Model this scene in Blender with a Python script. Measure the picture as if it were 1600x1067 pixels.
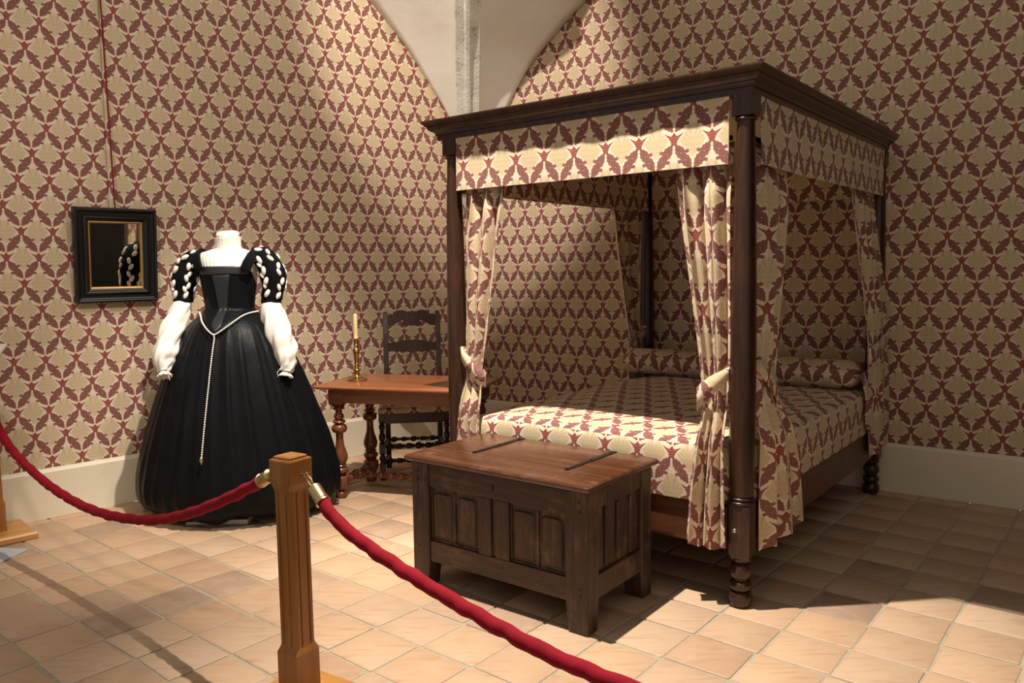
import bpy, bmesh, math, random
from math import sin, cos, pi, radians, sqrt, exp, atan2, hypot
from mathutils import Vector, Matrix, noise

# ---------------------------------------------------------------- clear
for o in list(bpy.data.objects): bpy.data.objects.remove(o)
S = bpy.context.scene
COL = S.collection
random.seed(7)

# ---------------------------------------------------------------- camera
F_PX, PITCH, ROLL, CAM_H = 1234.8, 0.0893, -0.0139, 1.45
cp, sp, cr, sr = cos(PITCH), sin(PITCH), cos(ROLL), sin(ROLL)
_M = Matrix(((cr, -sr, 0), (sr, cr, 0), (0, 0, 1))) @ Matrix(((1, 0, 0), (0, -sp, -cp), (0, cp, -sp)))
cam_d = bpy.data.cameras.new('camera'); cam = bpy.data.objects.new('camera', cam_d); COL.objects.link(cam)
cam_d.sensor_width = 36; cam_d.lens = 36 * F_PX / 1600; cam_d.clip_start = .05
_r, _d, _f = _M[0], _M[1], _M[2]
cam.matrix_world = Matrix(((_r[0], -_d[0], -_f[0], 0), (_r[1], -_d[1], -_f[1], 0), (_r[2], -_d[2], -_f[2], CAM_H), (0, 0, 0, 1)))
S.camera = cam

# ---------------------------------------------------------------- world, lights, exposure
W = bpy.data.worlds.new('world'); S.world = W; W.use_nodes = True
W.node_tree.nodes['Background'].inputs[0].default_value = (1.0, .91, .79, 1)
W.node_tree.nodes['Background'].inputs[1].default_value = .33
def spot(name, loc, aim, power, cone, blend=.5, size=.04, col=(1, .80, .58)):
    d = bpy.data.lights.new(name, 'SPOT'); d.energy = power; d.spot_size = radians(cone); d.spot_blend = blend
    d.shadow_soft_size = size; d.color = col
    o = bpy.data.objects.new(name, d); COL.objects.link(o); o.location = loc
    o.rotation_euler = (Vector(aim) - Vector(loc)).to_track_quat('-Z', 'Y').to_euler()
    return o
WARM = (1, .91, .79)
spot('ceiling_spot_bed_offscreen', (-.32, 3.15, 4.8), (.72, 3.05, 0), 1620, 59, .85, .03, WARM)
spot('ceiling_spot_gown_offscreen', (-.30, 3.22, 4.8), (-1.35, 4.85, .3), 1120, 43, .85, .03, WARM)
spot('ceiling_spot_wall_offscreen', (.9, 2.6, 4.4), (-1.5, 5.7, 2.7), 210, 70, .8, .06, WARM)
spot('ceiling_spot_entrance_offscreen', (-1.3, .6, 4.5), (-2.9, 3.9, 1.2), 260, 60, .9, .20, WARM)
spot('ceiling_spot_vault_offscreen', (-1.5, 2.9, 4.6), (-.35, 6.3, 3.1), 680, 38, .6, .04, WARM)
S.view_settings.view_transform = 'Standard'; S.view_settings.look = 'None'
S.view_settings.gamma = 1; S.view_settings.use_curve_mapping = False
S.view_settings.exposure = .08

# ---------------------------------------------------------------- helpers: node expressions
class NT:
    def __init__(s, tree): s.t = tree; s.n = tree.nodes; s.l = tree.links
    def link(s, v, sock):
        if isinstance(v, X): s.l.new(v.s, sock)
        elif isinstance(v, bpy.types.NodeSocket): s.l.new(v, sock)
        elif isinstance(v, (tuple, list)) and len(v) == 3 and sock.type == 'RGBA': sock.default_value = (*v, 1)
        else: sock.default_value = v
    def m(s, op, a, b=0.0, c=0.0):
        nd = s.n.new('ShaderNodeMath'); nd.operation = op
        s.link(a, nd.inputs[0]); s.link(b, nd.inputs[1]); s.link(c, nd.inputs[2])
        return X(s, nd.outputs[0])
    def vec(s, x, y, z=0.0):
        nd = s.n.new('ShaderNodeCombineXYZ'); s.link(x, nd.inputs[0]); s.link(y, nd.inputs[1]); s.link(z, nd.inputs[2])
        return nd.outputs[0]
    def dist(s, v, p):
        nd = s.n.new('ShaderNodeVectorMath'); nd.operation = 'DISTANCE'; s.l.new(v, nd.inputs[0]); nd.inputs[1].default_value = (*p, 0)
        return X(s, nd.outputs['Value'])
    def mixc(s, f, a, b, blend='MIX'):
        nd = s.n.new('ShaderNodeMix'); nd.data_type = 'RGBA'; nd.blend_type = blend
        s.link(f, nd.inputs[0]); s.link(a, nd.inputs[6]); s.link(b, nd.inputs[7])
        return nd.outputs[2]
    def mixf(s, f, a, b):
        nd = s.n.new('ShaderNodeMix'); nd.data_type = 'FLOAT'
        s.link(f, nd.inputs[0]); s.link(a, nd.inputs[2]); s.link(b, nd.inputs[3])
        return X(s, nd.outputs[0])
    def noise(s, vec, scale, detail=3, rough=.55, dist=0.0):
        nd = s.n.new('ShaderNodeTexNoise'); nd.inputs['Scale'].default_value = scale; nd.inputs['Detail'].default_value = detail
        nd.inputs['Roughness'].default_value = rough; nd.inputs['Distortion'].default_value = dist
        if vec is not None: s.l.new(vec, nd.inputs['Vector'])
        return X(s, nd.outputs['Fac'])
    def ramp(s, f, stops):
        nd = s.n.new('ShaderNodeValToRGB'); s.link(f, nd.inputs[0]); e = nd.color_ramp.elements
        while len(e) < len(stops): e.new(.5)
        for i, (p, c) in enumerate(stops): e[i].position = p; e[i].color = (*c, 1)
        return nd.outputs[0]
    def mapping(s, vec, scale=(1, 1, 1), rot=(0, 0, 0)):
        nd = s.n.new('ShaderNodeMapping'); s.l.new(vec, nd.inputs[0]); nd.inputs['Scale'].default_value = scale; nd.inputs['Rotation'].default_value = rot
        return nd.outputs[0]
    def bump(s, h, strength=.3, dist=.01):
        nd = s.n.new('ShaderNodeBump'); nd.inputs['Strength'].default_value = strength; nd.inputs['Distance'].default_value = dist
        s.link(h, nd.inputs['Height']); return nd.outputs[0]
class X:
    def __init__(s, nt, sock): s.nt = nt; s.s = sock
    def __add__(s, o): return s.nt.m('ADD', s, o)
    __radd__ = __add__
    def __sub__(s, o): return s.nt.m('SUBTRACT', s, o)
    def __rsub__(s, o): return s.nt.m('SUBTRACT', o, s)
    def __mul__(s, o): return s.nt.m('MULTIPLY', s, o)
    __rmul__ = __mul__
    def __truediv__(s, o): return s.nt.m('DIVIDE', s, o)
    def __lt__(s, o): return s.nt.m('LESS_THAN', s, o)
    def __gt__(s, o): return s.nt.m('GREATER_THAN', s, o)
    def abs(s): return s.nt.m('ABSOLUTE', s)
    def rnd(s): return s.nt.m('ROUND', s)
    def fr(s): return s.nt.m('FRACT', s)
    def min(s, o): return s.nt.m('MINIMUM', s, o)
    def max(s, o): return s.nt.m('MAXIMUM', s, o)
    def sin(s): return s.nt.m('SINE', s)

def new_mat(name, rough=.6, metal=0.0, spec=.4):
    m = bpy.data.materials.new(name); m.use_nodes = True
    b = m.node_tree.nodes['Principled BSDF']
    b.inputs['Roughness'].default_value = rough; b.inputs['Metallic'].default_value = metal
    b.inputs['Specular IOR Level'].default_value = spec
    return m, NT(m.node_tree), b
def tc(nt, out='Object'):
    return nt.n.new('ShaderNodeTexCoord').outputs[out]

# ---- the printed ogee pattern (crowns, lobed leaves, pale thistle), as a node group on metre coordinates
RAT = 1.84
def damask_group():
    g = bpy.data.node_groups.new('damask_print', 'ShaderNodeTree')
    g.interface.new_socket('Vector', in_out='INPUT', socket_type='NodeSocketVector')
    g.interface.new_socket('Width', in_out='INPUT', socket_type='NodeSocketFloat')
    g.interface.new_socket('Color', in_out='OUTPUT', socket_type='NodeSocketColor')
    nt = NT(g); gi = g.nodes.new('NodeGroupInput'); go = g.nodes.new('NodeGroupOutput')
    sep = g.nodes.new('ShaderNodeSeparateXYZ'); g.links.new(gi.outputs[0], sep.inputs[0])
    w = X(nt, gi.outputs[1])
    x = X(nt, sep.outputs[0]) / w; y = X(nt, sep.outputs[1]) / w      # in units of one repeat width
    Y = y / RAT
    a = x + Y; b = x - Y
    ra = a - a.rnd(); rb = b - b.rnd(); fa = a.fr(); fb = b.fr()
    # crown at every lattice node
    nx = ((ra + rb) * .5).abs(); ny = (ra - rb) * (.5 * RAT)
    top = (.065 - nx).max(0.0) * 1.3 + (nx - .10).max(0.0) * .45 + .055
    ky = ny + .17; crown = (nx < ky * ky * 2.3 + .072) * (ny > -.17) * (ny < top)
    stripe = ((ny * 95.0).sin() > .5) * (ny < .03)
    stem = (nx < .03) * (ny < .22) * (ny > -.20)
    # one lobed leaf on each lattice edge
    s1 = rb.abs(); s2 = ra.abs(); c1 = s1 < s2
    ta = fa - .5; tb = fb - .5
    x1 = (ta + rb) * .5; y1 = (ta - rb) * (.5 * RAT)
    x2 = (ra + tb) * -.5; y2 = (ra - tb) * (.5 * RAT)
    lx = nt.mixf(c1, x2, x1); ly = nt.mixf(c1, y2, y1)
    dx, dy = cos(radians(55)), sin(radians(55))
    p = lx * dx + ly * dy; qs = ly * dx - lx * dy; q = qs.abs()
    v = nt.vec(p, q); vs_ = nt.vec(p, qs)
    d = e = None
    for (pp, qq, rr) in ((.33, .0, .040), (.255, .034, .052), (.175, .060, .064), (.085, .070, .062), (-.085, .070, .062),
                         (-.175, .060, .064), (-.255, .034, .052), (-.33, 0, .040), (.0, .0, .10), (.19, 0, .075), (-.19, 0, .075)):
        k = nt.dist(v, (pp, qq)) - rr
        d = k if d is None else d.min(k)
        if qq > 0: e = k.abs() if e is None else e.min(k.abs())
    for (pp, qq, rr) in ((.045, .155, .048), (-.045, -.155, .048)):
        k = nt.dist(vs_, (pp, qq)) - rr; d = d.min(k); e = e.min(k.abs())
    leaf = d < 0
    line = leaf * ((d > -.020).max(e < .010).max(q < .012))
    # pale thistle inside each ogee
    cx = ((fa + fb - 1.0) * .5).abs(); cy = (fa - fb) * (.5 * RAT)
    body = (cx * (1 / .35) + (cy + .07).abs() * (1 / .42)) < 1.0
    fan = (nt.dist(nt.vec(cx * 1.15, cy), (0, .09)) < .235) * (cy > .03)
    ang = nt.m('ARCTAN2', cx, cy + .16)
    rib = (ang * 17.0).sin() * .5 + .5
    th = body.max(fan)
    inner = nt.mixf(cy > .05, (cy * 45.0).sin() * .15 + rib * .35 + .3, rib)
    mott = nt.noise(nt.vec(x, y), 9.0, 2)
    ground = nt.mixc(mott, (.715, .60, .455), (.66, .545, .40))
    tan = nt.mixc(inner, (.485, .365, .195), (.60, .48, .315))
    c = nt.mixc(th * .9, ground, tan)
    c = nt.mixc(stem * .35, c, (.62, .50, .33))
    lf = nt.mixc(mott, (.25, .140, .112), (.17, .088, .072))
    c = nt.mixc(leaf, c, lf)
    c = nt.mixc(line * .75, c, (.245, .054, .044))
    cc = nt.mixc(stripe * .35, (.255, .052, .040), (.46, .27, .21))
    c = nt.mixc(crown, c, cc)
    g.links.new(c, go.inputs[0])
    return g
DAMASK = damask_group()
def damask_mat(name, width, rough=.8, weave=900, sheen=0.0, tint=(1, 1, 1)):
    m, nt, b = new_mat(name, rough, 0, .25)
    uv = tc(nt, 'UV')
    g = nt.n.new('ShaderNodeGroup'); g.node_tree = DAMASK; nt.l.new(uv, g.inputs[0]); g.inputs[1].default_value = width
    col = g.outputs[0]
    n = nt.noise(uv, 6, 3)
    col = nt.mixc(nt.m('MULTIPLY', n, .25), col, (.45, .33, .20), 'MIX') if tint is None else nt.mixc(1.0, col, tint, 'MULTIPLY')
    nt.l.new(col, b.inputs['Base Color'])
    if weave:
        h = nt.noise(uv, weave, 1)
        nt.l.new(nt.bump(h, .12, .002), b.inputs['Normal'])
    b.inputs['Sheen Weight'].default_value = sheen
    return m

def plain(name, col, rough=.6, metal=0, spec=.4, var=.12, scale=20, bump=0.0, bscale=60):
    m, nt, b = new_mat(name, rough, metal, spec)
    o = tc(nt); n = nt.noise(o, scale, 4)
    c = nt.mixc(n, tuple(x * (1 - var) for x in col), tuple(min(1, x * (1 + var)) for x in col))
    nt.l.new(c, b.inputs['Base Color'])
    if bump: nt.l.new(nt.bump(nt.noise(o, bscale, 4), bump, .01), b.inputs['Normal'])
    return m
def wood(name, c0, c1, c2, rough=.4, axis='Z', scale=9, wear=0.0, wearcol=(.35, .24, .16), spec=.5, bump=.15, coat=0.0):
    m, nt, b = new_mat(name, rough, 0, spec)
    o = tc(nt)
    st = {'X': (.09, 1, 1), 'Y': (1, .09, 1), 'Z': (1, 1, .09)}[axis]
    mp = nt.mapping(o, tuple(scale * k for k in st))
    n = nt.noise(mp, 3.0, 6, .6, .6); f = nt.noise(mp, 22.0, 3, .6)
    c = nt.ramp(n * .75 + f * .25, [(.30, c0), (.5, c1), (.70, c2)])
    if wear:
        wn = nt.noise(o, 7.0, 5, .65)
        ws = nt.noise(nt.mapping(o, tuple(40 * k for k in st)), 2.0, 5, .7)
        mask = ((wn * .5 + ws * .5) - .52).max(0.0) * 9.0
        c = nt.mixc((mask.min(1.0)) * wear, c, wearcol)
        rr = nt.mixf(mask.min(1.0), rough, min(1, rough + .3)); nt.link(rr, b.inputs['Roughness'])
    nt.l.new(c, b.inputs['Base Color'])
    nt.l.new(nt.bump(f * .6 + n * .4, bump, .004), b.inputs['Normal'])
    b.inputs['Coat Weight'].default_value = coat; b.inputs['Coat Roughness'].default_value = .15
    return m

MT = {}
MT['wallpaper'] = damask_mat('wallpaper_print', .1655, .75, 0)
MT['fabric'] = damask_mat('printed_linen', .1725, .85, 700, .1)
MT['lining'] = plain('plain_linen_lining', (.60, .50, .35), .9, 0, .2, .06, 30, .15, 400)
MT['baseboard'] = plain('cream_painted_wood', (.73, .65, .49), .5, 0, .4, .05, 3)
def vault_mat():
    m, nt, b = new_mat('white_limewash', .85, 0, .2); o = tc(nt)
    n = nt.noise(o, 2.2, 5); c = nt.ramp(n, [(.35, (.74, .69, .61)), (.6, (.80, .76, .69))])
    nt.l.new(c, b.inputs['Base Color']); nt.l.new(nt.bump(nt.noise(o, 14, 5), .12, .02), b.inputs['Normal']); return m
MT['vault'] = vault_mat()
def rib_mat():
    m, nt, b = new_mat('flaking_white_stone', .9, 0, .2); o = tc(nt)
    n = nt.noise(o, 9, 6, .65); n2 = nt.noise(o, 45, 5, .7)
    c = nt.ramp(n * .55 + n2 * .45, [(.36, (.40, .38, .33)), (.44, (.70, .67, .60)), (.6, (.82, .80, .75))])
    nt.l.new(c, b.inputs['Base Color']); nt.l.new(nt.bump(n * .5 + n2 * .5, .6, .02), b.inputs['Normal']); return m
MT['rib'] = rib_mat()
MT['grout'] = plain('pale_mortar', (.38, .33, .245), .9, 0, .2, .25, 25, .4, 90)
def tile_mat(name, island):
    m, nt, b = new_mat(name, .55, 0, .35)
    o = tc(nt); geo = nt.n.new('ShaderNodeNewGeometry'); oi = nt.n.new('ShaderNodeObjectInfo')
    r = X(nt, geo.outputs['Random Per Island']) if island else X(nt, oi.outputs['Random'])
    pos = geo.outputs['Position']
    base = nt.ramp(r, [(0, (.50, .315, .195)), (.22, (.53, .355, .225)), (.45, (.44, .275, .172)), (.62, (.52, .37, .25)), (.85, (.47, .305, .195)), (.93, (.33, .225, .16)), (1, (.50, .325, .205))])
    n = nt.noise(pos, 7, 5, .6); st = nt.noise(nt.mapping(pos, (6, 40, 6), (0, 0, radians(39.6))), 1.0, 4, .6)
    c = nt.mixc((n - .45).max(0.0) * 2.2, base, (.50, .36, .235))
    c = nt.mixc((st - .52).max(0.0) * 2.4, c, (.34, .19, .10))
    c = nt.mixc((nt.noise(pos, 3.1, 4) - .6).max(0.0) * 3.0, c, (.33, .235, .155))
    nt.l.new(c, b.inputs['Base Color'])
    nt.link(nt.mixf(n, .42, .75), b.inputs['Roughness'])
    nt.l.new(nt.bump(n * .5 + nt.noise(pos, 60, 4) * .5, .25, .006), b.inputs['Normal'])
    return m
MT['tile'] = tile_mat('terracotta_tile', False); MT['tile_stuff'] = tile_mat('terracotta_tile_far', True)
MT['bedwood'] = wood('dark_polished_oak', (.013, .006, .0035), (.036, .014, .0075), (.078, .029, .013), .28, 'Z', 9, 0, spec=.5, bump=.08)
MT['bedrail'] = wood('walnut_bed_rail', (.05, .017, .008), (.10, .035, .016), (.15, .058, .026), .4, 'X', 7)
MT['dust'] = plain('pale_dust_cloth', (.55, .46, .34), .9, 0, .2, .1, 8)
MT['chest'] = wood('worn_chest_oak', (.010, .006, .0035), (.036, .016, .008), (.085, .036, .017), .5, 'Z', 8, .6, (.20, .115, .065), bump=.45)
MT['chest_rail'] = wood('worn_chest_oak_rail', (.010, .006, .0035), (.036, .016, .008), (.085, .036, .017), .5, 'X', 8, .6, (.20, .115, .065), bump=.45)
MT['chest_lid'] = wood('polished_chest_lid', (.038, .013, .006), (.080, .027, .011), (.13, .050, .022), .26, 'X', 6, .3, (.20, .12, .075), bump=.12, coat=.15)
MT['iron'] = plain('black_iron', (.022, .020, .019), .45, .7, .4, .3, 40, .3, 80)
MT['tabletop'] = wood('red_walnut_top', (.20, .058, .022), (.30, .095, .036), (.38, .14, .058), .27, 'X', 5, 0, bump=.05, coat=.2)
MT['tableleg'] = wood('red_walnut_turned', (.085, .024, .010), (.16, .048, .020), (.24, .080, .034), .25, 'Z', 6, 0, bump=.05, coat=.2)
MT['tableapron'] = wood('walnut_apron', (.13, .045, .018), (.19, .070, .030), (.24, .095, .042), .42, 'X', 5, 0, bump=.06)
MT['chairwood'] = wood('blackened_chair_wood', (.014, .008, .006), (.028, .015, .010), (.045, .024, .015), .35, 'Z', 8, 0, bump=.1)
MT['brass'] = plain('polished_brass', (.62, .43, .16), .22, 1, .5, .1, 14)
MT['brass_dull'] = plain('satin_brass', (.55, .42, .20), .33, 1, .5, .1, 20)
MT['wax'] = plain('ivory_wax', (.78, .63, .34), .45, 0, .5, .04, 10)
MT['wick'] = plain('charred_wick', (.05, .04, .03), .9)
MT['ebony'] = plain('ebonised_frame', (.007, .006, .006), .32, 0, .5, .2, 30)
MT['gilt'] = plain('gilt_slip', (.55, .34, .10), .4, .8, .5, .15, 60)
def mirror_mat():
    m, nt, b = new_mat('mirror_glass', .03, 1, .5); n = nt.noise(tc(nt), 5, 2)
    nt.l.new(nt.mixc(n, (.72, .70, .64), (.80, .78, .72)), b.inputs['Base Color']); return m
MT['mirror'] = mirror_mat()
MT['redcord'] = plain('dark_red_cord', (.20, .018, .014), .8, 0, .2, .2, 200)
def velvet(name, col, sheen):
    m, nt, b = new_mat(name, .85, 0, .2); o = tc(nt)
    n = nt.noise(o, 14, 4, .6); f = nt.noise(o, 240, 2)
    nt.l.new(nt.mixc(n, tuple(c * .6 for c in col), tuple(c * 1.25 for c in col)), b.inputs['Base Color'])
    nt.l.new(nt.bump(n * .6 + f * .4, .35, .006), b.inputs['Normal'])
    b.inputs['Sheen Weight'].default_value = sheen; b.inputs['Sheen Roughness'].default_value = .4
    b.inputs['Sheen Tint'].default_value = (1, .25, .25, 1); return m
MT['redvelvet'] = velvet('crimson_velvet', (.27, .004, .014), .08)
MT['oakpost'] = wood('honey_oak_post', (.19, .068, .012), (.29, .112, .020), (.38, .155, .031), .4, 'Z', 8, 0, bump=.08, coat=.1)
MT['oakbase'] = wood('honey_oak_base', (.36, .155, .030), (.46, .21, .045), (.54, .27, .065), .35, 'X', 6, 0, bump=.06, coat=.15)
def blackcloth():
    m, nt, b = new_mat('black_satin', .42, 0, .10); o = tc(nt); n = nt.noise(o, 6, 4)
    nt.l.new(nt.mixc(n, (.004, .004, .005), (.008, .008, .010)), b.inputs['Base Color'])
    nt.l.new(nt.bump(nt.noise(nt.mapping(o, (9, 9, 1.5)), 2.0, 3), .25, .02), b.inputs['Normal'])
    b.inputs['Sheen Weight'].default_value = .0; return m
MT['blacksatin'] = blackcloth()
MT['blackvelvet'] = plain('black_velvet', (.005, .005, .006), .95, 0, .1, .3, 30)
MT['satinpanel'] = plain('black_silk_panel', (.020, .020, .023), .34, 0, .5, .2, 12)
MT['whitelinen'] = plain('white_linen', (.80, .75, .67), .85, 0, .2, .04, 25, .25, 45)
MT['whiteform'] = plain('white_jersey_form', (.78, .71, .61), .8, 0, .2, .03, 30)
MT['pearl'] = plain('white_bead', (.80, .76, .68), .3, 0, .5, .05, 40)
MT['plinth'] = plain('white_painted_plinth', (.70, .64, .54), .6, 0, .3, .04, 6)
MT['panel'] = plain('blue_grey_sign_board', (.42, .46, .50), .4, 0, .4, .05, 5)
MT['steel'] = plain('brushed_steel', (.55, .53, .50), .35, 1, .5, .1, 50)

# ---------------------------------------------------------------- helpers: meshes and objects
class MB:
    def __init__(s): s.v = []; s.f = []; s.uv = []          # uv: one list per face or None
    def add(s, vs, fs, uvs=None):
        o = len(s.v); s.v += [tuple(p) for p in vs]; s.f += [tuple(i + o for i in f) for f in fs]
        s.uv += uvs if uvs else [None] * len(fs)
        return s
    def box(s, x0, x1, y0, y1, z0, z1):
        s.add([(x0, y0, z0), (x1, y0, z0), (x1, y1, z0), (x0, y1, z0), (x0, y0, z1), (x1, y0, z1), (x1, y1, z1), (x0, y1, z1)],
              [(0, 3, 2, 1), (4, 5, 6, 7), (0, 1, 5, 4), (1, 2, 6, 5), (2, 3, 7, 6), (3, 0, 4, 7)]); return s
    def loft(s, rings, cap=True, closed=True):
        n = len(rings[0]); vs = [p for r in rings for p in r]; fs = []
        for i in range(len(rings) - 1):
            for j in range(n if closed else n - 1):
                k = (j + 1) % n
                fs.append((i * n + j, i * n + k, (i + 1) * n + k, (i + 1) * n + j))
        if cap: fs += [tuple(range(n - 1, -1, -1)), tuple((len(rings) - 1) * n + j for j in range(n))]
        s.add(vs, fs); return s
    def lathe(s, prof, n=24, c=(0, 0, 0), axis='Z'):
        rings = []
        for r, z in prof:
            ring = []
            for j in range(n):
                t = 2 * pi * j / n; a, b = r * cos(t), r * sin(t)
                ring.append({'Z': (c[0] + a, c[1] + b, c[2] + z), 'X': (c[0] + z, c[1] + a, c[2] + b), 'Y': (c[0] + b, c[1] + z, c[2] + a)}[axis])
            rings.append(ring)
        return s.loft(rings)
    def tube(s, path, rad, n=12, cap=True):
        P = [Vector(p) for p in path]; rings = []; up = None
        for i, p in enumerate(P):
            t = (P[min(i + 1, len(P) - 1)] - P[max(i - 1, 0)]).normalized()
            if up is None:
                up = Vector((0, 0, 1)) if abs(t.z) < .9 else Vector((1, 0, 0))
            a = t.cross(up).normalized(); b = a.cross(t).normalized(); up = b
            r = rad[i] if isinstance(rad, (list, tuple)) else rad
            rx, ry = r if isinstance(r, tuple) else (r, r)
            rings.append([p + a * (rx * cos(2 * pi * j / n)) + b * (ry * sin(2 * pi * j / n)) for j in range(n)])
        return s.loft(rings, cap)
    def prism(s, poly, y0, y1, plane='XZ'):
        n = len(poly)
        f = {'XZ': lambda a, b, c: (a, c, b), 'XY': lambda a, b, c: (a, b, c), 'YZ': lambda a, b, c: (c, a, b)}[plane]
        vs = [f(a, b, y0) for a, b in poly] + [f(a, b, y1) for a, b in poly]
        fs = [tuple(range(n)), tuple(range(2 * n - 1, n - 1, -1))] + [(i, n + i, n + (i + 1) % n, (i + 1) % n) for i in range(n)]
        s.add(vs, fs); return s
    def ellipsoid(s, c, r, n=10, m=6, rot=None):
        rings = []
        for i in range(m + 1):
            ph = -pi / 2 + pi * i / m; ph = max(-pi / 2 + .05, min(pi / 2 - .05, ph)); ring = []
            for j in range(n):
                t = 2 * pi * j / n; p = Vector((r[0] * cos(ph) * cos(t), r[1] * cos(ph) * sin(t), r[2] * sin(ph)))
                if rot: p = rot @ p
                ring.append(p + Vector(c))
            rings.append(ring)
        return s.loft(rings)
def bead(z0, z1, rmin, rmax, n=8):
    zc, h = (z0 + z1) / 2, (z1 - z0) / 2
    return [(rmin + (rmax - rmin) * cos(t), zc + h * sin(t)) for t in [-pi / 2 + pi * i / n for i in range(n + 1)]]
def vase(z0, z1, r0, rb, r1, n=12, at=.32):
    out = []
    for i in range(n + 1):
        t = i / n
        k = exp(-((t - at) / .2) ** 2)
        out.append((r0 + (r1 - r0) * t + (rb - (r0 + (r1 - r0) * at)) * k, z0 + (z1 - z0) * t))
    return out
def mesh_of(name, mb, mat, smooth=True, angle=38, recalc=True):
    me = bpy.data.meshes.new(name); me.from_pydata(mb.v, [], mb.f)
    if any(u is not None for u in mb.uv):
        lay = me.uv_layers.new(name='UVMap')
        for p, u in zip(me.polygons, mb.uv):
            if u:
                for li, c in zip(p.loop_indices, u): lay.data[li].uv = c
    if recalc:
        bm = bmesh.new(); bm.from_mesh(me); bmesh.ops.recalc_face_normals(bm, faces=bm.faces[:]); bm.to_mesh(me); bm.free()
    if mat: me.materials.append(mat)
    if smooth: me.shade_smooth(); me.set_sharp_from_angle(angle=radians(angle))
    return me
def obj(name, mb, mat, parent=None, smooth=True, bevel=0, loc=None, rz=0, angle=38, recalc=True):
    me = mb if isinstance(mb, bpy.types.Mesh) else mesh_of(name, mb, MT[mat] if isinstance(mat, str) else mat, smooth, angle, recalc)
    o = bpy.data.objects.new(name, me); COL.objects.link(o)
    if parent: o.parent = parent
    if loc is not None: o.location = loc
    o.rotation_euler.z = rz
    if bevel:
        b = o.modifiers.new('bevel', 'BEVEL'); b.width = bevel; b.segments = 2; b.limit_method = 'ANGLE'; b.angle_limit = radians(40)
    return o
def tag(o, label, cat, group=None):
    o['label'] = label; o['category'] = cat
    if group: o['group'] = group
    return o
def thing(name, label, cat, loc=(0, 0, 0), rz=0, group=None):
    o = bpy.data.objects.new(name, None); COL.objects.link(o); o.location = loc; o.rotation_euler.z = rz
    o.empty_display_size = .1
    return tag(o, label, cat, group)
def struct(o): o['kind'] = 'structure'; return o
def copy_tree(o, parent=None):
    c = o.copy(); COL.objects.link(c); c.parent = parent
    for ch in o.children: copy_tree(ch, c)
    return c
def lerp_tab(tab, z):
    if z <= tab[0][0]: return tab[0][1:]
    for a, b in zip(tab, tab[1:]):
        if z <= b[0]:
            t = (z - a[0]) / (b[0] - a[0]); return tuple(p + (q - p) * t for p, q in zip(a[1:], b[1:]))
    return tab[-1][1:]
def smooth_tab(tab, z):
    """Catmull-Rom through a table sorted by its first column."""
    n = len(tab)
    if z <= tab[0][0]: return tab[0][1:]
    if z >= tab[-1][0]: return tab[-1][1:]
    for i in range(n - 1):
        if z <= tab[i + 1][0]:
            p1, p2 = tab[i], tab[i + 1]; p0 = tab[max(i - 1, 0)]; p3 = tab[min(i + 2, n - 1)]
            h = p2[0] - p1[0]; t = (z - p1[0]) / h; out = []
            for k in range(1, len(p1)):
                m1 = (p2[k] - p0[k]) / max(p2[0] - p0[0], 1e-6) * h; m2 = (p3[k] - p1[k]) / max(p3[0] - p1[0], 1e-6) * h
                out.append((2*t**3 - 3*t**2 + 1) * p1[k] + (t**3 - 2*t**2 + t) * m1 + (-2*t**3 + 3*t**2) * p2[k] + (t**3 - t**2) * m2)
            return tuple(out)

# ---------------------------------------------------------------- the room
K = Vector((-.362, 7.035, 0))                                   # the corner
LD = Vector((-.718, -.696, 0)).normalized()                     # along the left wall, away from the corner
RD = Vector((.805, -.594, 0)).normalized()                      # along the back wall, away from the corner
LN = Vector((.696, -.718, 0)).normalized(); RN = Vector((-.594, -.805, 0)).normalized()
BIS = (LD + RD).normalized()
def wall(name, d, n, length, u0, v0, h=4.3, t=.12, off=.025):
    a = K - n * off; mb = MB()
    # front face, subdivided, with metre UVs lined up with the printed repeat
    e0, e1 = -.3, length
    f0, f1 = a + d * e0, a + d * e1; b0, b1 = f0 - n * t, f1 - n * t
    up = Vector((0, 0, h))
    vs = [f0, f1, f1 + up, f0 + up, b0, b1, b1 + up, b0 + up]
    fs = [(0, 1, 2, 3), (5, 4, 7, 6), (4, 0, 3, 7), (1, 5, 6, 2), (3, 2, 6, 7), (4, 5, 1, 0)]
    uv = [[(e0 - u0, -v0), (e1 - u0, -v0), (e1 - u0, h - v0), (e0 - u0, h - v0)]] + [[(0, 0)] * 4] * 5
    mb.add(vs, fs, uv)
    return struct(obj(name, mb, 'wallpaper', smooth=False))
wall('wall_left', LD, LN, 5.4, 3.448, 2.943)
wall('wall_back', RD, RN, 5.6, 2.738, 2.850)
def baseboard(name, d, n, length, h):
    mb = MB(); prof = [(-.03, 0), (0, 0), (0, h - .022), (-.006, h - .012), (-.012, h), (-.03, h)]
    rings = [[K + d * s + n * o + Vector((0, 0, z)) for o, z in prof] for s in (-.02, length)]
    mb.loft(rings); return struct(obj(name, mb, 'baseboard', smooth=False))
baseboard('baseboard_left', LD, LN, 5.4, .302); baseboard('baseboard_back', RD, RN, 5.6, .314)

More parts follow.
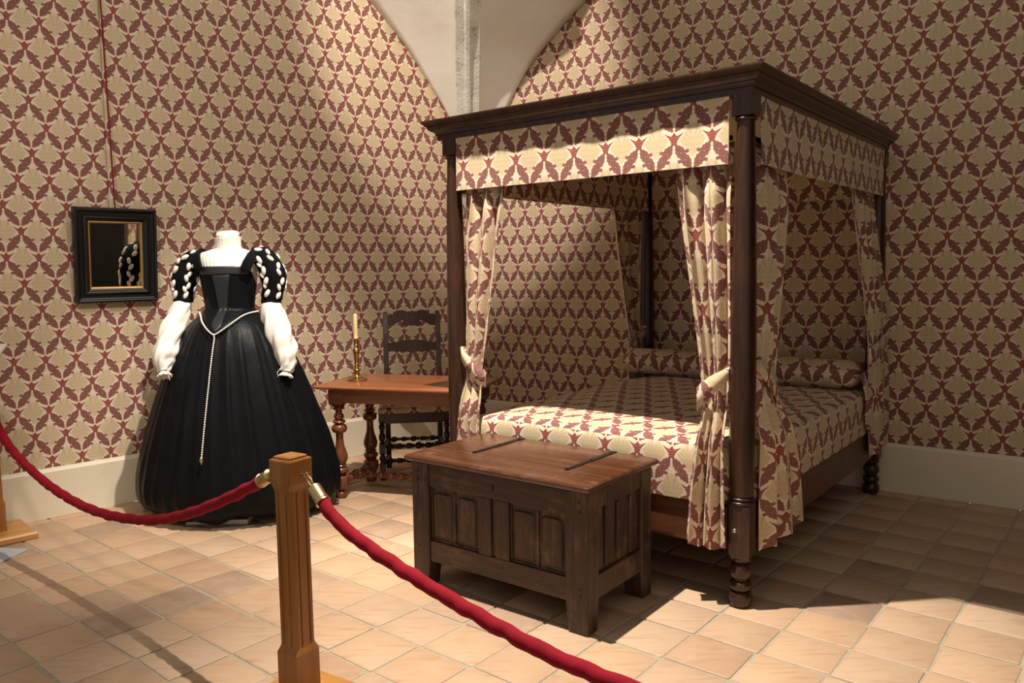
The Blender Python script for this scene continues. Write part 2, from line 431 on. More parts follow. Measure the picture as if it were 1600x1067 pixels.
# dark panelled wall on the far side of the room (seen in the mirror)
MT['panelling'] = wood('dark_panelling', (.012, .007, .004), (.022, .013, .008), (.035, .020, .012), .5, 'X', 4)
pw0 = K + RD * 5.5 - RN * .02; pd = Vector((-.05, -1, 0)).normalized(); pn = Vector((-1, .05, 0)).normalized()
def pbox(o0, o1, t0, t1, z0, z1):
    c = [pw0 + pd * a + pn * b for a, b in ((o0, t0), (o1, t0), (o1, t1), (o0, t1))]
    mb = MB(); mb.loft([[(p.x, p.y, z0) for p in c], [(p.x, p.y, z1) for p in c]]); return mb
wr = struct(obj('wall_right', pbox(0, 4.6, -.12, 0, 0, 4.3), 'panelling', smooth=False))
for k in range(5):
    for z0, z1 in ((.25, 1.0), (1.1, 2.0), (2.1, 3.0)):
        obj('panel', pbox(.12 + .9 * k, .92 + .9 * k, -.005, .02, z0, z1), 'panelling', wr, smooth=False, bevel=.015)

# vault springing from the corner
SL = [(2.25, .03), (2.5, .07), (2.65, .135), (2.764, .198), (2.886, .286), (2.998, .385), (3.148, .515), (3.308, .672), (3.465, .853), (3.559, .98), (3.8, 1.36)]
SR = [(2.25, .08), (2.5, .17), (2.7, .295), (2.845, .397), (2.979, .486), (3.174, .652), (3.308, .812), (3.428, .966), (3.543, 1.121), (3.8, 1.52)]
def rib_r(z): return 1.32 * (smooth_tab(SL, z)[0] + smooth_tab(SR, z)[0]) / 2
def web(name, tab, d, n):
    mb = MB(); zs = [2.25 + 1.53 * i / 48 for i in range(49)]; rows = []
    for z in zs:
        a = K + d * smooth_tab(tab, z)[0] - n * .02; b = K + BIS * rib_r(z); row = []
        for j in range(13):
            t = j / 12; p = a.lerp(b, t); p.z = z + .05 * sin(pi * t) * min(1, (z - 2.25) * 1.2)
            row.append(p)
        rows.append(row)
    mb.loft(rows, cap=False, closed=False)
    o = obj(name, mb, 'vault', angle=60); md = o.modifiers.new('thickness', 'SOLIDIFY'); md.thickness = .06; md.offset = 1 if name.endswith('left') else -1
    return struct(o)
web('ceiling_vault_left', SL, LD, LN); web('ceiling_vault_back', SR, RD, RN)
side = Vector((-BIS.y, BIS.x, 0))
def ribsec(w, d): return [(-w, -.06), (-w, d * .8), (-w * .92, d * .9), (-w * .3, d * .9), (-w * .22, d * 1.12), (-w * .12, d * 1.2), (w * .12, d * 1.2), (w * .22, d * 1.12), (w * .3, d * .9), (w * .92, d * .9), (w, d * .8), (w, -.06)]
mb = MB(); rings = []
for i in range(60):
    z = 2.2 + 1.58 * i / 59; r = rib_r(max(z, 2.25)); dz = .02
    t = (BIS * (rib_r(min(z + dz, 3.8)) - rib_r(max(z - dz, 2.25))) + Vector((0, 0, 2 * dz))).normalized()
    nn = side.cross(t).normalized()
    if nn.dot(BIS) < 0: nn = -nn
    rings.append([K + BIS * r + Vector((0, 0, z)) + side * a + nn * b for a, b in ribsec(.098, .078)])
mb.loft(rings); struct(obj('trim_1', mb, 'rib', angle=25))
# moulded corbel under the rib
mb = MB(); rings = []
for z, k, o_ in ((1.96, .10, .01), (2.02, .45, .02), (2.08, .75, .03), (2.14, 1.0, .04), (2.145, 1.25, .06), (2.175, 1.3, .065), (2.18, 1.15, .05), (2.215, 1.15, .05)):
    rings.append([K + BIS * (.06 + (o_ + b) * k) + side * (a * k) + Vector((0, 0, z)) for a, b in ((-.11, -.12), (-.11, .06), (-.06, .10), (.06, .10), (.11, .06), (.11, -.12))])
mb.loft(rings); struct(obj('trim_2', mb, 'rib', angle=30))

# floor: mortar bed with terracotta tiles laid in it
TH = radians(-39.6); TU = Vector((cos(TH), sin(TH), 0)); TV = Vector((-sin(TH), cos(TH), 0))
o3 = K + LD * 5.3; o4 = K + RD * 5.5
poly = [(K.x, K.y), (o4.x, o4.y), (o4.x, -1), (o3.x, -1), (o3.x, o3.y)]
floor = struct(obj('floor', MB().prism(poly, -.09, -.006, 'XY'), 'grout', smooth=False))
PU, PV = .2625, .2480
def tile_mesh(k):
    rnd = random.Random(100 + k); hx, hy = PU / 2 - .0055, PV / 2 - .0055
    c = [(-hx + rnd.uniform(-.004, .004), -hy + rnd.uniform(-.004, .004)), (hx + rnd.uniform(-.004, .004), -hy + rnd.uniform(-.004, .004)),
         (hx + rnd.uniform(-.004, .004), hy + rnd.uniform(-.004, .004)), (-hx + rnd.uniform(-.004, .004), hy + rnd.uniform(-.004, .004))]
    def ring(ins, z):
        out = []
        for i, (x, y) in enumerate(c):
            sx, sy = (1 if x > 0 else -1), (1 if y > 0 else -1); q = .005
            a = (x - sx * (ins + q), y - sy * ins); b = (x - sx * ins, y - sy * (ins + q))
            out += [(*p, z) for p in ((a, b) if i in (1, 3) else (b, a))]
        return out
    m = MB(); m.loft([ring(0, -.02), ring(0, -.004), ring(.005, 0)]); return m
TILE_MB = [tile_mesh(k) for k in range(8)]
TILE_ME = [mesh_of('tile', m, MT['tile'], True, 30) for m in TILE_MB]
def project(p):
    q = _M @ (Vector(p) - Vector((0, 0, CAM_H)))
    return None if q.z < .2 else (800 + F_PX * q.x / q.z, 533.5 + F_PX * q.y / q.z, q.z)
cells = []
for i in range(-36, 18):
    for j in range(-14, 40):
        p = TU * (-2.57 + PU * i + 5 * PU) + TV * (1.92 + PV * j)
        p = p + TU * (.006 * sin(j * 1.7)) + TV * (.004 * sin(i * 2.1))
        if p.y < -1 or p.y > 7.2: continue
        if (p - K).dot(LN) < .13 or (p - K).dot(RN) < .13 or (p - K).dot(LD) > 5.2 or (p - K).dot(RD) > 5.4: 
            if not (-.10 < (p - K).dot(LN) and -.10 < (p - K).dot(RN) and (p - K).dot(LD) < 5.2 and (p - K).dot(RD) < 5.4): continue
        px = project(p); vis = px and -60 < px[0] < 1660 and px[1] < 1120
        cells.append((px[2] if vis else 99, p, i, j))
cells.sort(key=lambda c: c[0])
stuff = MB(); cnt = 0
for dpt, p, i, j in cells:
    k = (i * 7 + j * 13) % 8; rz = TH + random.uniform(-.012, .012); dz = random.uniform(-.0015, .0015)
    if dpt < 99 and cnt < 300:
        o = bpy.data.objects.new('tile', TILE_ME[k]); COL.objects.link(o); o.parent = floor; o.location = (p.x, p.y, dz); o.rotation_euler.z = rz; cnt += 1
    else:
        m = TILE_MB[k]; c, s = cos(rz), sin(rz)
        stuff.add([(p.x + c * x - s * y, p.y + s * x + c * y, z + dz) for x, y, z in m.v], m.f)
so = obj('tile_field', stuff, 'tile_stuff', floor, angle=30); so['kind'] = 'stuff'

# ---------------------------------------------------------------- four-poster bed
BU = Vector((cos(radians(-38.3)), sin(radians(-38.3)), 0)); BV = Vector((-BU.y, BU.x, 0)); BRZ = radians(-38.3)
B0 = Vector((.969, 3.295, 0)) - BU * .81 + BV * 1.07
def bl(u, v, z): return (u + .81, v - 1.07, z)                  # post-based (u, v) to bed-local
bed = thing('four_poster_bed', 'tall dark oak four-poster bed with printed valance under a heavy cornice', 'bed', B0, BRZ)
POSTS = [(0, 0), (-1.615, 0), (0, 2.13), (-1.615, 2.13)]
def post_mesh():
    prof = [(.025, 0)] + bead(.0, .066, .036, .051) + bead(.07, .116, .030, .049) + bead(.122, .19, .030, .048) + [(.034, .195), (.046, .205), (.046, .215)]
    mb = MB(); mb.lathe(prof, 28)
    def oct(w, c, z): return [(w - c, -w, z), (w, -w + c, z), (w, w - c, z), (w - c, w, z), (-w + c, w, z), (-w, w - c, z), (-w, -w + c, z), (-w + c, -w, z)]
    mb.loft([oct(.040, .02, .208), oct(.050, .016, .235), oct(.050, .016, .440), oct(.044, .02, .452)])
    prof = [(.045, .448)] + bead(.448, .466, .045, .057) + bead(.468, .482, .044, .054) + [(.050, .486), (.052, .60), (.0535, .85), (.0535, 1.10), (.050, 1.4), (.044, 1.75), (.036, 2.03), (.036, 2.045)] + bead(2.045, 2.062, .034, .046, 6) + [(.034, 2.066)]
    mb.lathe(prof, 32)
    mb.loft([oct(.044, .004, 2.064), oct(.044, .004, 2.148)])
    return mb
pm = mesh_of('bed_post', post_mesh(), MT['bedwood'], True, 35)
capm = None
for k, (u, v) in enumerate(POSTS):
    p = obj('bed_post', pm, None, bed, loc=bl(u, v, 0))
    mb = MB().lathe([(.001, -.009), (.007, -.008), (.010, -.003), (.010, .004)], 12, axis='Y')
    c = obj('bolt_cap', mb, 'steel', p, loc=(-.008, -.050, .34)); c['label'] = 'small round metal bolt cap'
# tester: moulded cornice mitred round the top
def sweep_rect(prof, u0, u1, v0, v1, backscale=1.0):
    mb = MB(); rings = []
    for o, z in prof:
        ob = o * backscale
        rings.append([bl(u0 - o, v0 - o, z), bl(u1 + o, v0 - o, z), bl(u1 + o, v1 + ob, z), bl(u0 - o, v1 + ob, z)])
    n = len(rings); vs = [p for r in rings for p in r]
    fs = [(i * 4 + j, i * 4 + (j + 1) % 4, ((i + 1) % n) * 4 + (j + 1) % 4, ((i + 1) % n) * 4 + j) for i in range(n) for j in range(4)]
    mb.add(vs, fs); return mb
cprof = [(-.06, 2.147), (0, 2.147), (0, 2.172), (.008, 2.174), (.008, 2.184), (.014, 2.190), (.024, 2.194), (.034, 2.202), (.040, 2.212), (.040, 2.217), (.048, 2.219), (.054, 2.232), (.060, 2.240), (.060, 2.247), (-.06, 2.247)]
corn = obj('cornice', sweep_rect(cprof, -1.69, .044, -.044, 2.145, .35), 'bedwood', bed, angle=20)
corn['label'] = 'stepped dark moulded cornice'
obj('tester_board', MB().box(*[bl(-1.70, 0, 0)[0], bl(.05, 0, 0)[0]], bl(0, -.05, 0)[1], bl(0, 2.14, 0)[1], 2.2475, 2.254), 'dust', bed, smooth=False)['label'] = 'pale cloth dust cover on top'
obj('tester_lining', MB().box(bl(-1.64, 0, 0)[0], bl(-.01, 0, 0)[0], bl(0, 0, 0)[1], bl(0, 2.10, 0)[1], 2.15, 2.158), 'lining', bed, smooth=False)
# valances
def cloth_strip(p0, p1, z0, z1, wave, nwave, uv0, thick=.004, sag=0.0, seed=0):
    """a vertical cloth strip from p0 to p1 (bed-local xy), UV in metres"""
    mb = MB(); a, b = Vector((*p0, 0)), Vector((*p1, 0)); L = (b - a).length; d = (b - a) / L; n = Vector((d.y, -d.x, 0)); N = max(24, int(L * 50)); ts = [0, .012, .15, .3, .45, .6, .75, .9, .975, .994, 1]; rows = len(ts) - 1
    ss = [0, .12 / N] + [k / N for k in range(1, N)] + [1 - .12 / N, 1]; N = len(ss) - 1
    vs = []
    for i in range(N + 1):
        s = ss[i]
        for j in range(rows + 1):
            t = ts[j]; z = z1 + (z0 - z1) * t - sag * t * sin(pi * s)
            w = wave * t * (sin(s * nwave * 2 * pi + seed) + .5 * sin(s * nwave * 4.7 + seed * 2)) + .002 * sin(s * 40 + seed)
            p = a + d * (L * s) + n * (w); vs.append((p.x, p.y, z))
    fs = []; uvs = []
    for i in range(N):
        for j in range(rows):
            q = [(i, j), (i, j + 1), (i + 1, j + 1), (i + 1, j)]
            fs.append(tuple(x * (rows + 1) + y for x, y in q))
            uvs.append([(uv0[0] + L * ss[x], uv0[1] + z1 + (z0 - z1) * ts[y]) for x, y in q])
    mb.add(vs, fs, uvs); return mb
def thin(o, th, lining=True):
    if lining: o.data.materials.append(MT['lining'])
    md = o.modifiers.new('cloth', 'SOLIDIFY'); md.thickness = th; md.offset = -1
    if lining: md.material_offset = 1; md.material_offset_rim = 0
VZ0, VZ1 = 1.874, 2.149
def val(p0, p1, uv0, seed):
    o = obj('valance', cloth_strip(bl(*p0, 0)[:2], bl(*p1, 0)[:2], VZ0, VZ1, .004, 1.5, uv0, seed=seed), 'fabric', bed, recalc=False); thin(o, .004, False); return o
val((-1.562, -.040), (-.055, -.040), (.3 - 1.562 + .001, -2.004), .3)
val((.042, .052), (.042, 2.075), (.04, -2.004), 1.1)
val((-1.657, 2.075), (-1.657, .052), (0, -2.004), 2.0)
val((-.06, 2.155), (-1.56, 2.155), (0, -2.004), 3.0)
# inner faces of the valance (what one sees looking up under the canopy)
val((-1.575, .06), (-1.575, 2.07), (.1, -2.004), 4.0)
val((-1.55, 2.085), (-.065, 2.085), (.05, -2.004), 5.0)
for (u0, v0, u1, v1) in ((-1.56, .0, -.06, .0), (-.0, .05, -.0, 2.08), (-1.615, .05, -1.615, 2.08)):
    obj('curtain_rod', MB().tube([bl(u0, v0, 1.985), bl(u1, v1, 1.985)], .011, 10), 'iron', bed)
# rails
def brail(u0, u1, v0, v1, axis):
    m = 'bedrail'; o = obj('bed_rail', MB().box(bl(u0, 0, 0)[0], bl(u1, 0, 0)[0], bl(0, v0, 0)[1], bl(0, v1, 0)[1], .245, .428), m, bed, smooth=False, bevel=.006); return o
brail(-1.565, -.05, -.028, .022, 0); brail(-.025, .025, .05, 2.08, 1); brail(-1.64, -1.59, .05, 2.08, 1); brail(-1.565, -.05, 2.108, 2.152, 0)
mb = MB()
for i in range(9): mb.box(bl(-1.6, 0, 0)[0], bl(-.015, 0, 0)[0], bl(0, .12 + i * .235, 0)[1], bl(0, .22 + i * .235, 0)[1], .405, .430)
obj('bed_slats', mb, 'bedrail', bed, smooth=False)

# mattress under its spread
def rrect(u0, u1, v0, v1, R, n=10):
    pts = []
    for cx_, cy_, a0 in ((u1 - R, v1 - R, 0), (u0 + R, v1 - R, 90), (u0 + R, v0 + R, 180), (u1 - R, v0 + R, 270)):
        for i in range(n + 1):
            a = radians(a0 + 90 * i / n); pts.append((cx_ + R * cos(a), cy_ + R * sin(a)))
    out = []
    for p, q in zip(pts, pts[1:] + pts[:1]):
        L = hypot(q[0] - p[0], q[1] - p[1]); k = max(1, int(L / .12))
        out += [(p[0] + (q[0] - p[0]) * i / k, p[1] + (q[1] - p[1]) * i / k) for i in range(k)]
    return out
def spread():
    base = rrect(-1.635, .036, -.046, 2.085, .22); n = len(base); cu, cv = -.806, 1.02
    lay = [(.436, .0), (.50, -.004), (.60, -.006), (.655, -.002), (.680, .009), (.693, .026), (.700, .052), (.703, .12), (.705, .25), (.708, .45), (.710, .7)]
    rings = []
    for z, ins in lay:
        ring = []
        for (u, v) in base:
            du, dv = u - cu, v - cv
            fu = max(0, 1 - ins / .842); fv = max(0, 1 - ins / 1.065)
            uu, vv = cu + du * fu, cv + dv * fv
            zz = z + .006 * noise.noise(Vector((uu * 3, vv * 3, 1))) * (1 if z > .6 else .3)
            if z > .5: zz -= .05 * max(0, min(1, (-1.22 - uu) / .38)) ** 1.5 * (z - .5) / .2
            ring.append(Vector(bl(uu, vv, zz)))
        rings.append(ring)
    mb = MB(); mb.loft(rings)
    mb.uv = []
    for fi, f in enumerate(mb.f):
        ps = [Vector(mb.v[i]) for i in f]; c = sum(ps, Vector()) / len(ps)
        nn = (ps[1] - ps[0]).cross(ps[2] - ps[0]); nn = nn.normalized() if nn.length else Vector((0, 0, 1))
        if fi // n >= 4: mb.uv.append([(p.x - .507, p.y + .38) for p in ps])
        elif abs(nn.y) >= abs(nn.x): mb.uv.append([(p.x - .507 , p.z - .643 ) for p in ps])
        else: mb.uv.append([(p.y, p.z - .643) for p in ps])
    return mb
o = obj('mattress', spread(), 'fabric', None, loc=B0, rz=BRZ, angle=80)
tag(o, 'thick mattress under a fitted red and cream printed spread on the four-poster bed', 'mattress')

# bolster at the head, its cover hanging over one end
bol = thing('bolster', 'long round bolster in red and cream printed linen at the head of the bed', 'bolster', B0 + BU * .0 + BV * .775 + Vector((0, 0, .704)), BRZ)
mb = MB(); rings = []; N = 28; ucs = [-.80, -.795, -.775, -.72, -.5, -.25, 0, .25, .5, .70, .765, .80, .815]; rs = [.02, .055, .085, .098, .102, .104, .104, .104, .102, .099, .09, .06, .02]
for x_, r in zip(ucs, rs):
    rings.append([(x_, r * 1.5 * cos(2 * pi * j / N), .085 + max(-.085, (r * .90) * sin(2 * pi * j / N) + .006 * sin(x_ * 9 + j))) for j in range(N)])
mb.loft(rings)
mb.uv = []
for f in mb.f:
    js = []
    for i in f:
        p = mb.v[i]; a = atan2(p[2] - .085, -p[1])
        js.append([p[0] + .3, a * .105 + .06])
    if max(q[1] for q in js) - min(q[1] for q in js) > .3:
        for q in js:
            if q[1] < 0.06: q[1] += 2 * pi * .105
    mb.uv.append([tuple(q) for q in js])
obj('cover', mb, 'fabric', bol, angle=70)
mb = MB(); vs = []; fs = []; uvs = []; NA, NB = 14, 16
for j in range(NB + 1):
    t = j / NB; z = .12 - .35 * t; hw = .125 * sqrt(max(0.02, 1 - max(0, (t - .62) / .38) ** 2.2)) * (1 - .1 * t)
    for i in range(NA + 1):
        s = i / NA * 2 - 1
        vs.append((.842 + .030 * min(1, t * 3) * (1 - .3 * t) + .014 * sin(s * 5 + 1) * t, s * hw - .01, z - .02 * s * s))
for j in range(NB):
    for i in range(NA):
        q = [(j, i), (j, i + 1), (j + 1, i + 1), (j + 1, i)]; fs.append(tuple(a * (NA + 1) + b for a, b in q)); uvs.append([(vs[a * (NA + 1) + b][1], vs[a * (NA + 1) + b][2]) for a, b in q])
mb.add(vs, fs, uvs)
o = obj('hanging_end', mb, 'fabric', bol, recalc=False); md = o.modifiers.new('cloth', 'SOLIDIFY'); md.thickness = .012; md.offset = 0

# curtains: tab = [(z, start, end, amp)] along the chosen axis, at offset off
def curtain(label, axis, off, tab, nf, uvw, tie, phase=0.0, sgn=1, drift=None, hem=.02, lining_last=True):
    """axis 'u': along the front at v=off; axis 'v': along the side at u=off"""
    root = thing('bed_curtain', label, 'curtain', B0, BRZ, 'curtains of the four-poster bed')
    z0, z1 = tab[0][0], tab[-1][0]; vs = []; uvs_ = []
    SSU = [0, .0012] + [k / 96 for k in range(1, 96)] + [.9988, 1]; SSV = [0, .0012] + [k / 64 for k in range(1, 64)] + [.9988, 1]; NU, NV = len(SSU) - 1, len(SSV) - 1
    for j in range(NV + 1):
        z = z0 + (z1 - z0) * SSV[j]; a, b, amp = smooth_tab(tab, z)
        dr = lerp_tab(drift, z)[0] if drift else 0
        for i in range(NU + 1):
            s = SSU[i]
            warp = s + .018 * sin(s * 9 + z * 1.3 + phase)
            ph = 2 * pi * nf * warp + phase + .5 * sin(z * 1.7 + phase)
            w = amp * (sin(ph) + .28 * sin(2.3 * ph + 1.1) + .12 * sin(z * 6 + s * 7))
            al = a + (b - a) * s + .30 * (b - a) / nf * .5 * sin(2 * ph) * .35
            zz = z - hem * (.5 + .5 * sin(ph + .8)) * max(0, 1 - SSV[j] / .06)
            pos = bl(al, off + w * sgn + dr, zz) if axis == 'u' else bl(off + w * sgn + dr, al, zz)
            vs.append(pos)
            uvs_.append((s * uvw + phase * .1, z - .643))
    fs = []; fu = []
    for j in range(NV):
        for i in range(NU):
            q = [j * (NU + 1) + i, j * (NU + 1) + i + 1, (j + 1) * (NU + 1) + i + 1, (j + 1) * (NU + 1) + i]
            fs.append(tuple(q)); fu.append([uvs_[k] for k in q])
    mb = MB(); mb.add(vs, fs, fu)
    o = obj('drape', mb, 'fabric', root, recalc=False, angle=80)
    thin(o, .004, True)
    if axis == 'v': o.modifiers['cloth'].offset = -1
    # tie-back: a sash looped round the gathered cloth, its high end hooked to the post
    (a0, za), (a1, zb), hd = tie; n = 40; vs = []; uv = []; c, hw = (a0 + a1) / 2, (a1 - a0) / 2
    for k in range(n + 1):
        t = 2 * pi * k / n; ct, st = cos(t), sin(t)
        a_ = c + hw * (abs(ct) ** .8) * (1 if ct > 0 else -1); w_ = hd * (abs(st) ** .6) * (1 if st > 0 else -1)
        f = (a_ - a0) / (a1 - a0); zc = za + (zb - za) * f; hi = f if zb > za else 1 - f
        wd = .098 * (1 - .45 * max(0, hi - .45) / .55)
        for h in (0, 1):
            zz2 = zc + (h - .5) * wd
            pos = bl(a_, off + w_, zz2) if axis == 'u' else bl(off + w_, a_, zz2)
            vs.append(pos); uv.append((.2 + a_ * 1.2 + (.3 if st > 0 else 0), zz2 * .9 + .05))
    fs = [(2 * k, 2 * k + 2, 2 * k + 3, 2 * k + 1) for k in range(n)]
    mb = MB(); mb.add(vs, fs, [[uv[i] for i in f] for f in fs])
    o = obj('tieback', mb, 'fabric', root, recalc=False, angle=80); md = o.modifiers.new('cloth', 'SOLIDIFY'); md.thickness = .006; md.offset = 0
    ah, zh = (a1, zb) if zb > za else (a0, za)
    ring = [(0, .008 * cos(2 * pi * k / 14), .011 * sin(2 * pi * k / 14)) if axis == 'v' else (.008 * cos(2 * pi * k / 14), 0, .011 * sin(2 * pi * k / 14)) for k in range(15)]
    obj('tie_ring', MB().tube(ring, .0022, 6, False), 'steel', root, loc=bl(ah, off, zh) if axis == 'u' else bl(off, ah, zh))
    return root
curtain('printed curtain tied back in front of the far foot post beside the table', 'u', -.018,
        [(.255, -1.60, -1.40, .026), (.56, -1.585, -1.405, .024), (.77, -1.565, -1.405, .020), (.885, -1.548, -1.425, .016), (1.04, -1.552, -1.40, .018), (1.43, -1.545, -1.335, .024), (1.97, -1.535, -1.25, .026)],
        2.6, .50, ((-1.558, 1.02), (-1.415, .885), .034), .4, drift=[(.3, -.045), (.72, -.045), (.88, 0), (1.75, 0), (1.97, .028)])
curtain('printed curtain across the foot of the bed, tied back to the post above the chest', 'u', -.016,
        [(.265, -.225, -.042, .028), (.50, -.206, -.050, .025), (.80, -.172, -.058, .018), (.90, -.180, -.058, .018), (1.06, -.198, -.052, .020), (1.45, -.26, -.056, .026), (1.97, -.340, -.058, .028)],
        2.3, .48, ((-.192, .885), (-.052, 1.005), .040), 1.9, drift=[(.3, -.060), (.72, -.055), (.88, 0), (1.75, 0), (1.97, .032)])
curtain('printed curtain on the long side of the bed hanging behind the near foot post', 'v', .020,
        [(.235, .085, .57, .024), (.45, .08, .52, .022), (.65, .075, .45, .020), (.91, .075, .30, .014), (1.05, .075, .31, .016), (1.44, .07, .385, .022), (1.97, .065, .45, .022)],
        2.2, .52, ((.062, 1.04), (.315, .885), .030), 2.6, -1, drift=[(.3, .050), (.72, .048), (.88, .01), (1.75, 0), (1.97, -.030)])
curtain('printed curtain on the long side hanging over the head post by the back wall', 'v', .066,
        [(.30, 1.87, 2.245, .016), (.70, 1.77, 2.215, .016), (.95, 1.75, 2.15, .010), (1.3, 1.63, 2.085, .014), (1.6, 1.56, 2.00, .012), (1.97, 1.50, 1.945, .010)],
        2.4, .50, ((1.74, .92), (2.165, 1.03), .020), .9, -1, drift=[(1.3, 0), (1.85, -.052), (1.97, -.055)])
curtain('shadowed printed curtain inside the bed on the head post nearest the room corner', 'v', -1.60,
        [(.30, 1.84, 2.06, .014), (.80, 1.83, 2.03, .014), (.90, 1.86, 2.03, .012), (1.1, 1.80, 2.02, .016), (1.41, 1.72, 2.01, .020), (1.97, 1.62, 2.05, .020)],
        2.4, .50, ((1.85, .88), (2.07, 1.0), .03), 3.3, 1)

# ---------------------------------------------------------------- oak chest at the foot of the bed
CR = radians(-37.7); CEU = Vector((cos(CR), sin(CR), 0)); CEV = Vector((-CEU.y, CEU.x, 0))
CC = Vector((.285, 2.976, 0)) - CEU * .50 + CEV * .292
ch = thing('blanket_chest', 'old dark oak panelled chest with iron strap hinges standing before the bed', 'chest', CC, CR)
HX, HY, ZT = .478, .268, .585
def stile(x, y, wx, wy):
    mb = MB(); t = .012
    def r(a, z): return [(x - wx / 2 + a * (x > 0), y - wy / 2 + a * (y > 0), z), (x + wx / 2 - a * (x < 0), y - wy / 2 + a * (y > 0), z), (x + wx / 2 - a * (x < 0), y + wy / 2 - a * (y < 0), z), (x - wx / 2 + a * (x > 0), y + wy / 2 - a * (y < 0), z)]
    mb.loft([r(.012, 0), r(.003, .10), r(0, .13), r(0, ZT)])
    p = obj('corner_stile', mb, 'chest', ch, smooth=False, bevel=.006)
    if y < 0:
        for z in (.155, .185, .50, .54):
            obj('peg', MB().lathe([(.0055, -.003), (.0055, .004)], 8, axis='Y'), 'chairwood', p, loc=(x + (.015 if x > 0 else -.015), y - wy / 2, z))
    return p
for sx in (-1, 1):
    for sy in (-1, 1): stile(sx * (HX - .052), sy * (HY - .045), .104, .09)
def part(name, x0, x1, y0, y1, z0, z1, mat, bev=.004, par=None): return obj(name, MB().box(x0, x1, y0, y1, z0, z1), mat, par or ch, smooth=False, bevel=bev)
for y0, y1 in ((-HY + .006, -HY + .04), (HY - .04, HY - .006)):
    part('rail', -HX + .104, HX - .104, y0, y1, .478, ZT - .004, 'chest_rail'); part('rail', -HX + .104, HX - .104, y0, y1, .125, .222, 'chest_rail')
for x0, x1 in ((-HX + .006, -HX + .04), (HX - .04, HX - .006)):
    part('rail', x0, x1, -HY + .09, HY - .09, .50, ZT - .004, 'chest'); part('rail', x0, x1, -HY + .09, HY - .09, .125, .225, 'chest')
# front: wide middle muntin with a scratch moulding, two fielded panels
part('muntin', -.085, -.012, -HY + .006, -HY + .036, .222, .478, 'chest'); part('muntin', .012, .085, -HY + .006, -HY + .036, .222, .478, 'chest'); part('muntin', -.012, .012, -HY + .014, -HY + .034, .222, .478, 'chest')
def fielded(x0, x1, y, z0, z1, mat='chest'):
    p = part('panel', x0, x1, y, y + .018, z0, z1, mat, .002)
    for k in range(2):                       # two raised vertical fields with a parting bead
        a = x0 + (x1 - x0) * (.06 + .50 * k); b = x0 + (x1 - x0) * (.44 + .50 * k)
        mb = MB(); zz0, zz1 = z0 + .02, z1 - .025
        top = [(a, zz0), (b, zz0), (b, zz1 - .010), (b - .012, zz1 - .002), ((a + b) / 2, zz1), (a + .012, zz1 - .002), (a, zz1 - .010)]
        n = len(top); cxx, czz = (a + b) / 2, (zz0 + zz1) / 2
        r0 = [(q, y + .001, w) for q, w in top]; r1 = [(cxx + (q - cxx) * .84, y - .009, czz + (w - czz) * .93) for q, w in top]
        mb.loft([r0, r1]); obj('field', mb, mat, p, smooth=False)
    obj('bead_moulding', MB().box((x0 + x1) / 2 - .006, (x0 + x1) / 2 + .006, y - .008, y + .002, z0 + .01, z1 - .01), mat, p, smooth=False, bevel=.003)
    m = .010
    for q in ((x0, x1, z0, z0 + m), (x0, x1, z1 - m, z1), (x0, x0 + m, z0 + m, z1 - m), (x1 - m, x1, z0 + m, z1 - m)):
        obj('frame_moulding', MB().box(q[0], q[1], y - .006, y + .001, q[2], q[3]), mat, p, smooth=False, bevel=.003)
fielded(-HX + .104, -.085, -HY + .022, .222, .478); fielded(.085, HX - .104, -HY + .022, .222, .478)
part('back_panel', -HX + .104, HX - .104, HY - .03, HY - .012, .222, .478, 'chest', .002)
for sx in (-1, 1):
    xo = sx * (HX - .02); part('side_panel', min(xo, xo - sx * .016), max(xo, xo - sx * .016), -HY + .09, HY - .09, .225, .50, 'chest', .002)
    for yy in (-.10, .0, .10):
        part('side_moulding', min(xo, xo + sx * .008), max(xo, xo + sx * .008), yy - (.008 if yy else .014), yy + (.008 if yy else .014), .24, .485, 'chest', .003)
part('floor_board', -HX + .03, HX - .03, -HY + .03, HY - .03, .135, .15, 'chest', 0)
lid = MB(); rings = []
for z, i in ((.5855, .012), (.590, .003), (.598, 0), (.607, .001), (.6135, .007), (.615, .012)):
    rings.append([(-.50 + i, -.292 + i, z), (.50 - i, -.292 + i, z), (.50 - i, .288 - i * .3, z), (-.50 + i, .288 - i * .3, z)])
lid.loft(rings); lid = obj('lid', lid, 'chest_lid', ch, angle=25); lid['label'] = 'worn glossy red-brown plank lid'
obj('plank_seam', MB().box(-.495, .495, -.0835, -.0815, .6148, .6156), 'iron', lid, smooth=False)
def strap(x, y0, y1):
    w = .014; poly = [(x - w, y1), (x + w, y1), (x + w * .75, y0 + .05), (x + w * .55, y0 + .02), (x + w * .9, y0 + .008), (x, y0), (x - w * .9, y0 + .008), (x - w * .55, y0 + .02), (x - w * .75, y0 + .05)]
    o = obj('hinge_strap', MB().prism(poly, .6145, .6195, 'XY'), 'iron', lid, smooth=False, bevel=.001); o['label'] = 'long black iron hinge strap'
    for yy in (y0 + .012, (y0 + y1) / 2, y1 - .03): obj('nail', MB().lathe([(.006, 0), (.005, .003), (.002, .004)], 8), 'iron', o, loc=(x, yy, .6193))
strap(-.245, -.10, .285); strap(.28, -.12, .285)
obj('keyhole', MB().prism([(-.004, .515), (.004, .515), (.003, .528), (.006, .535), (0, .541), (-.006, .535), (-.003, .528)], -HY + .0035, -HY + .0065, 'XZ'), 'iron', ch, smooth=False)

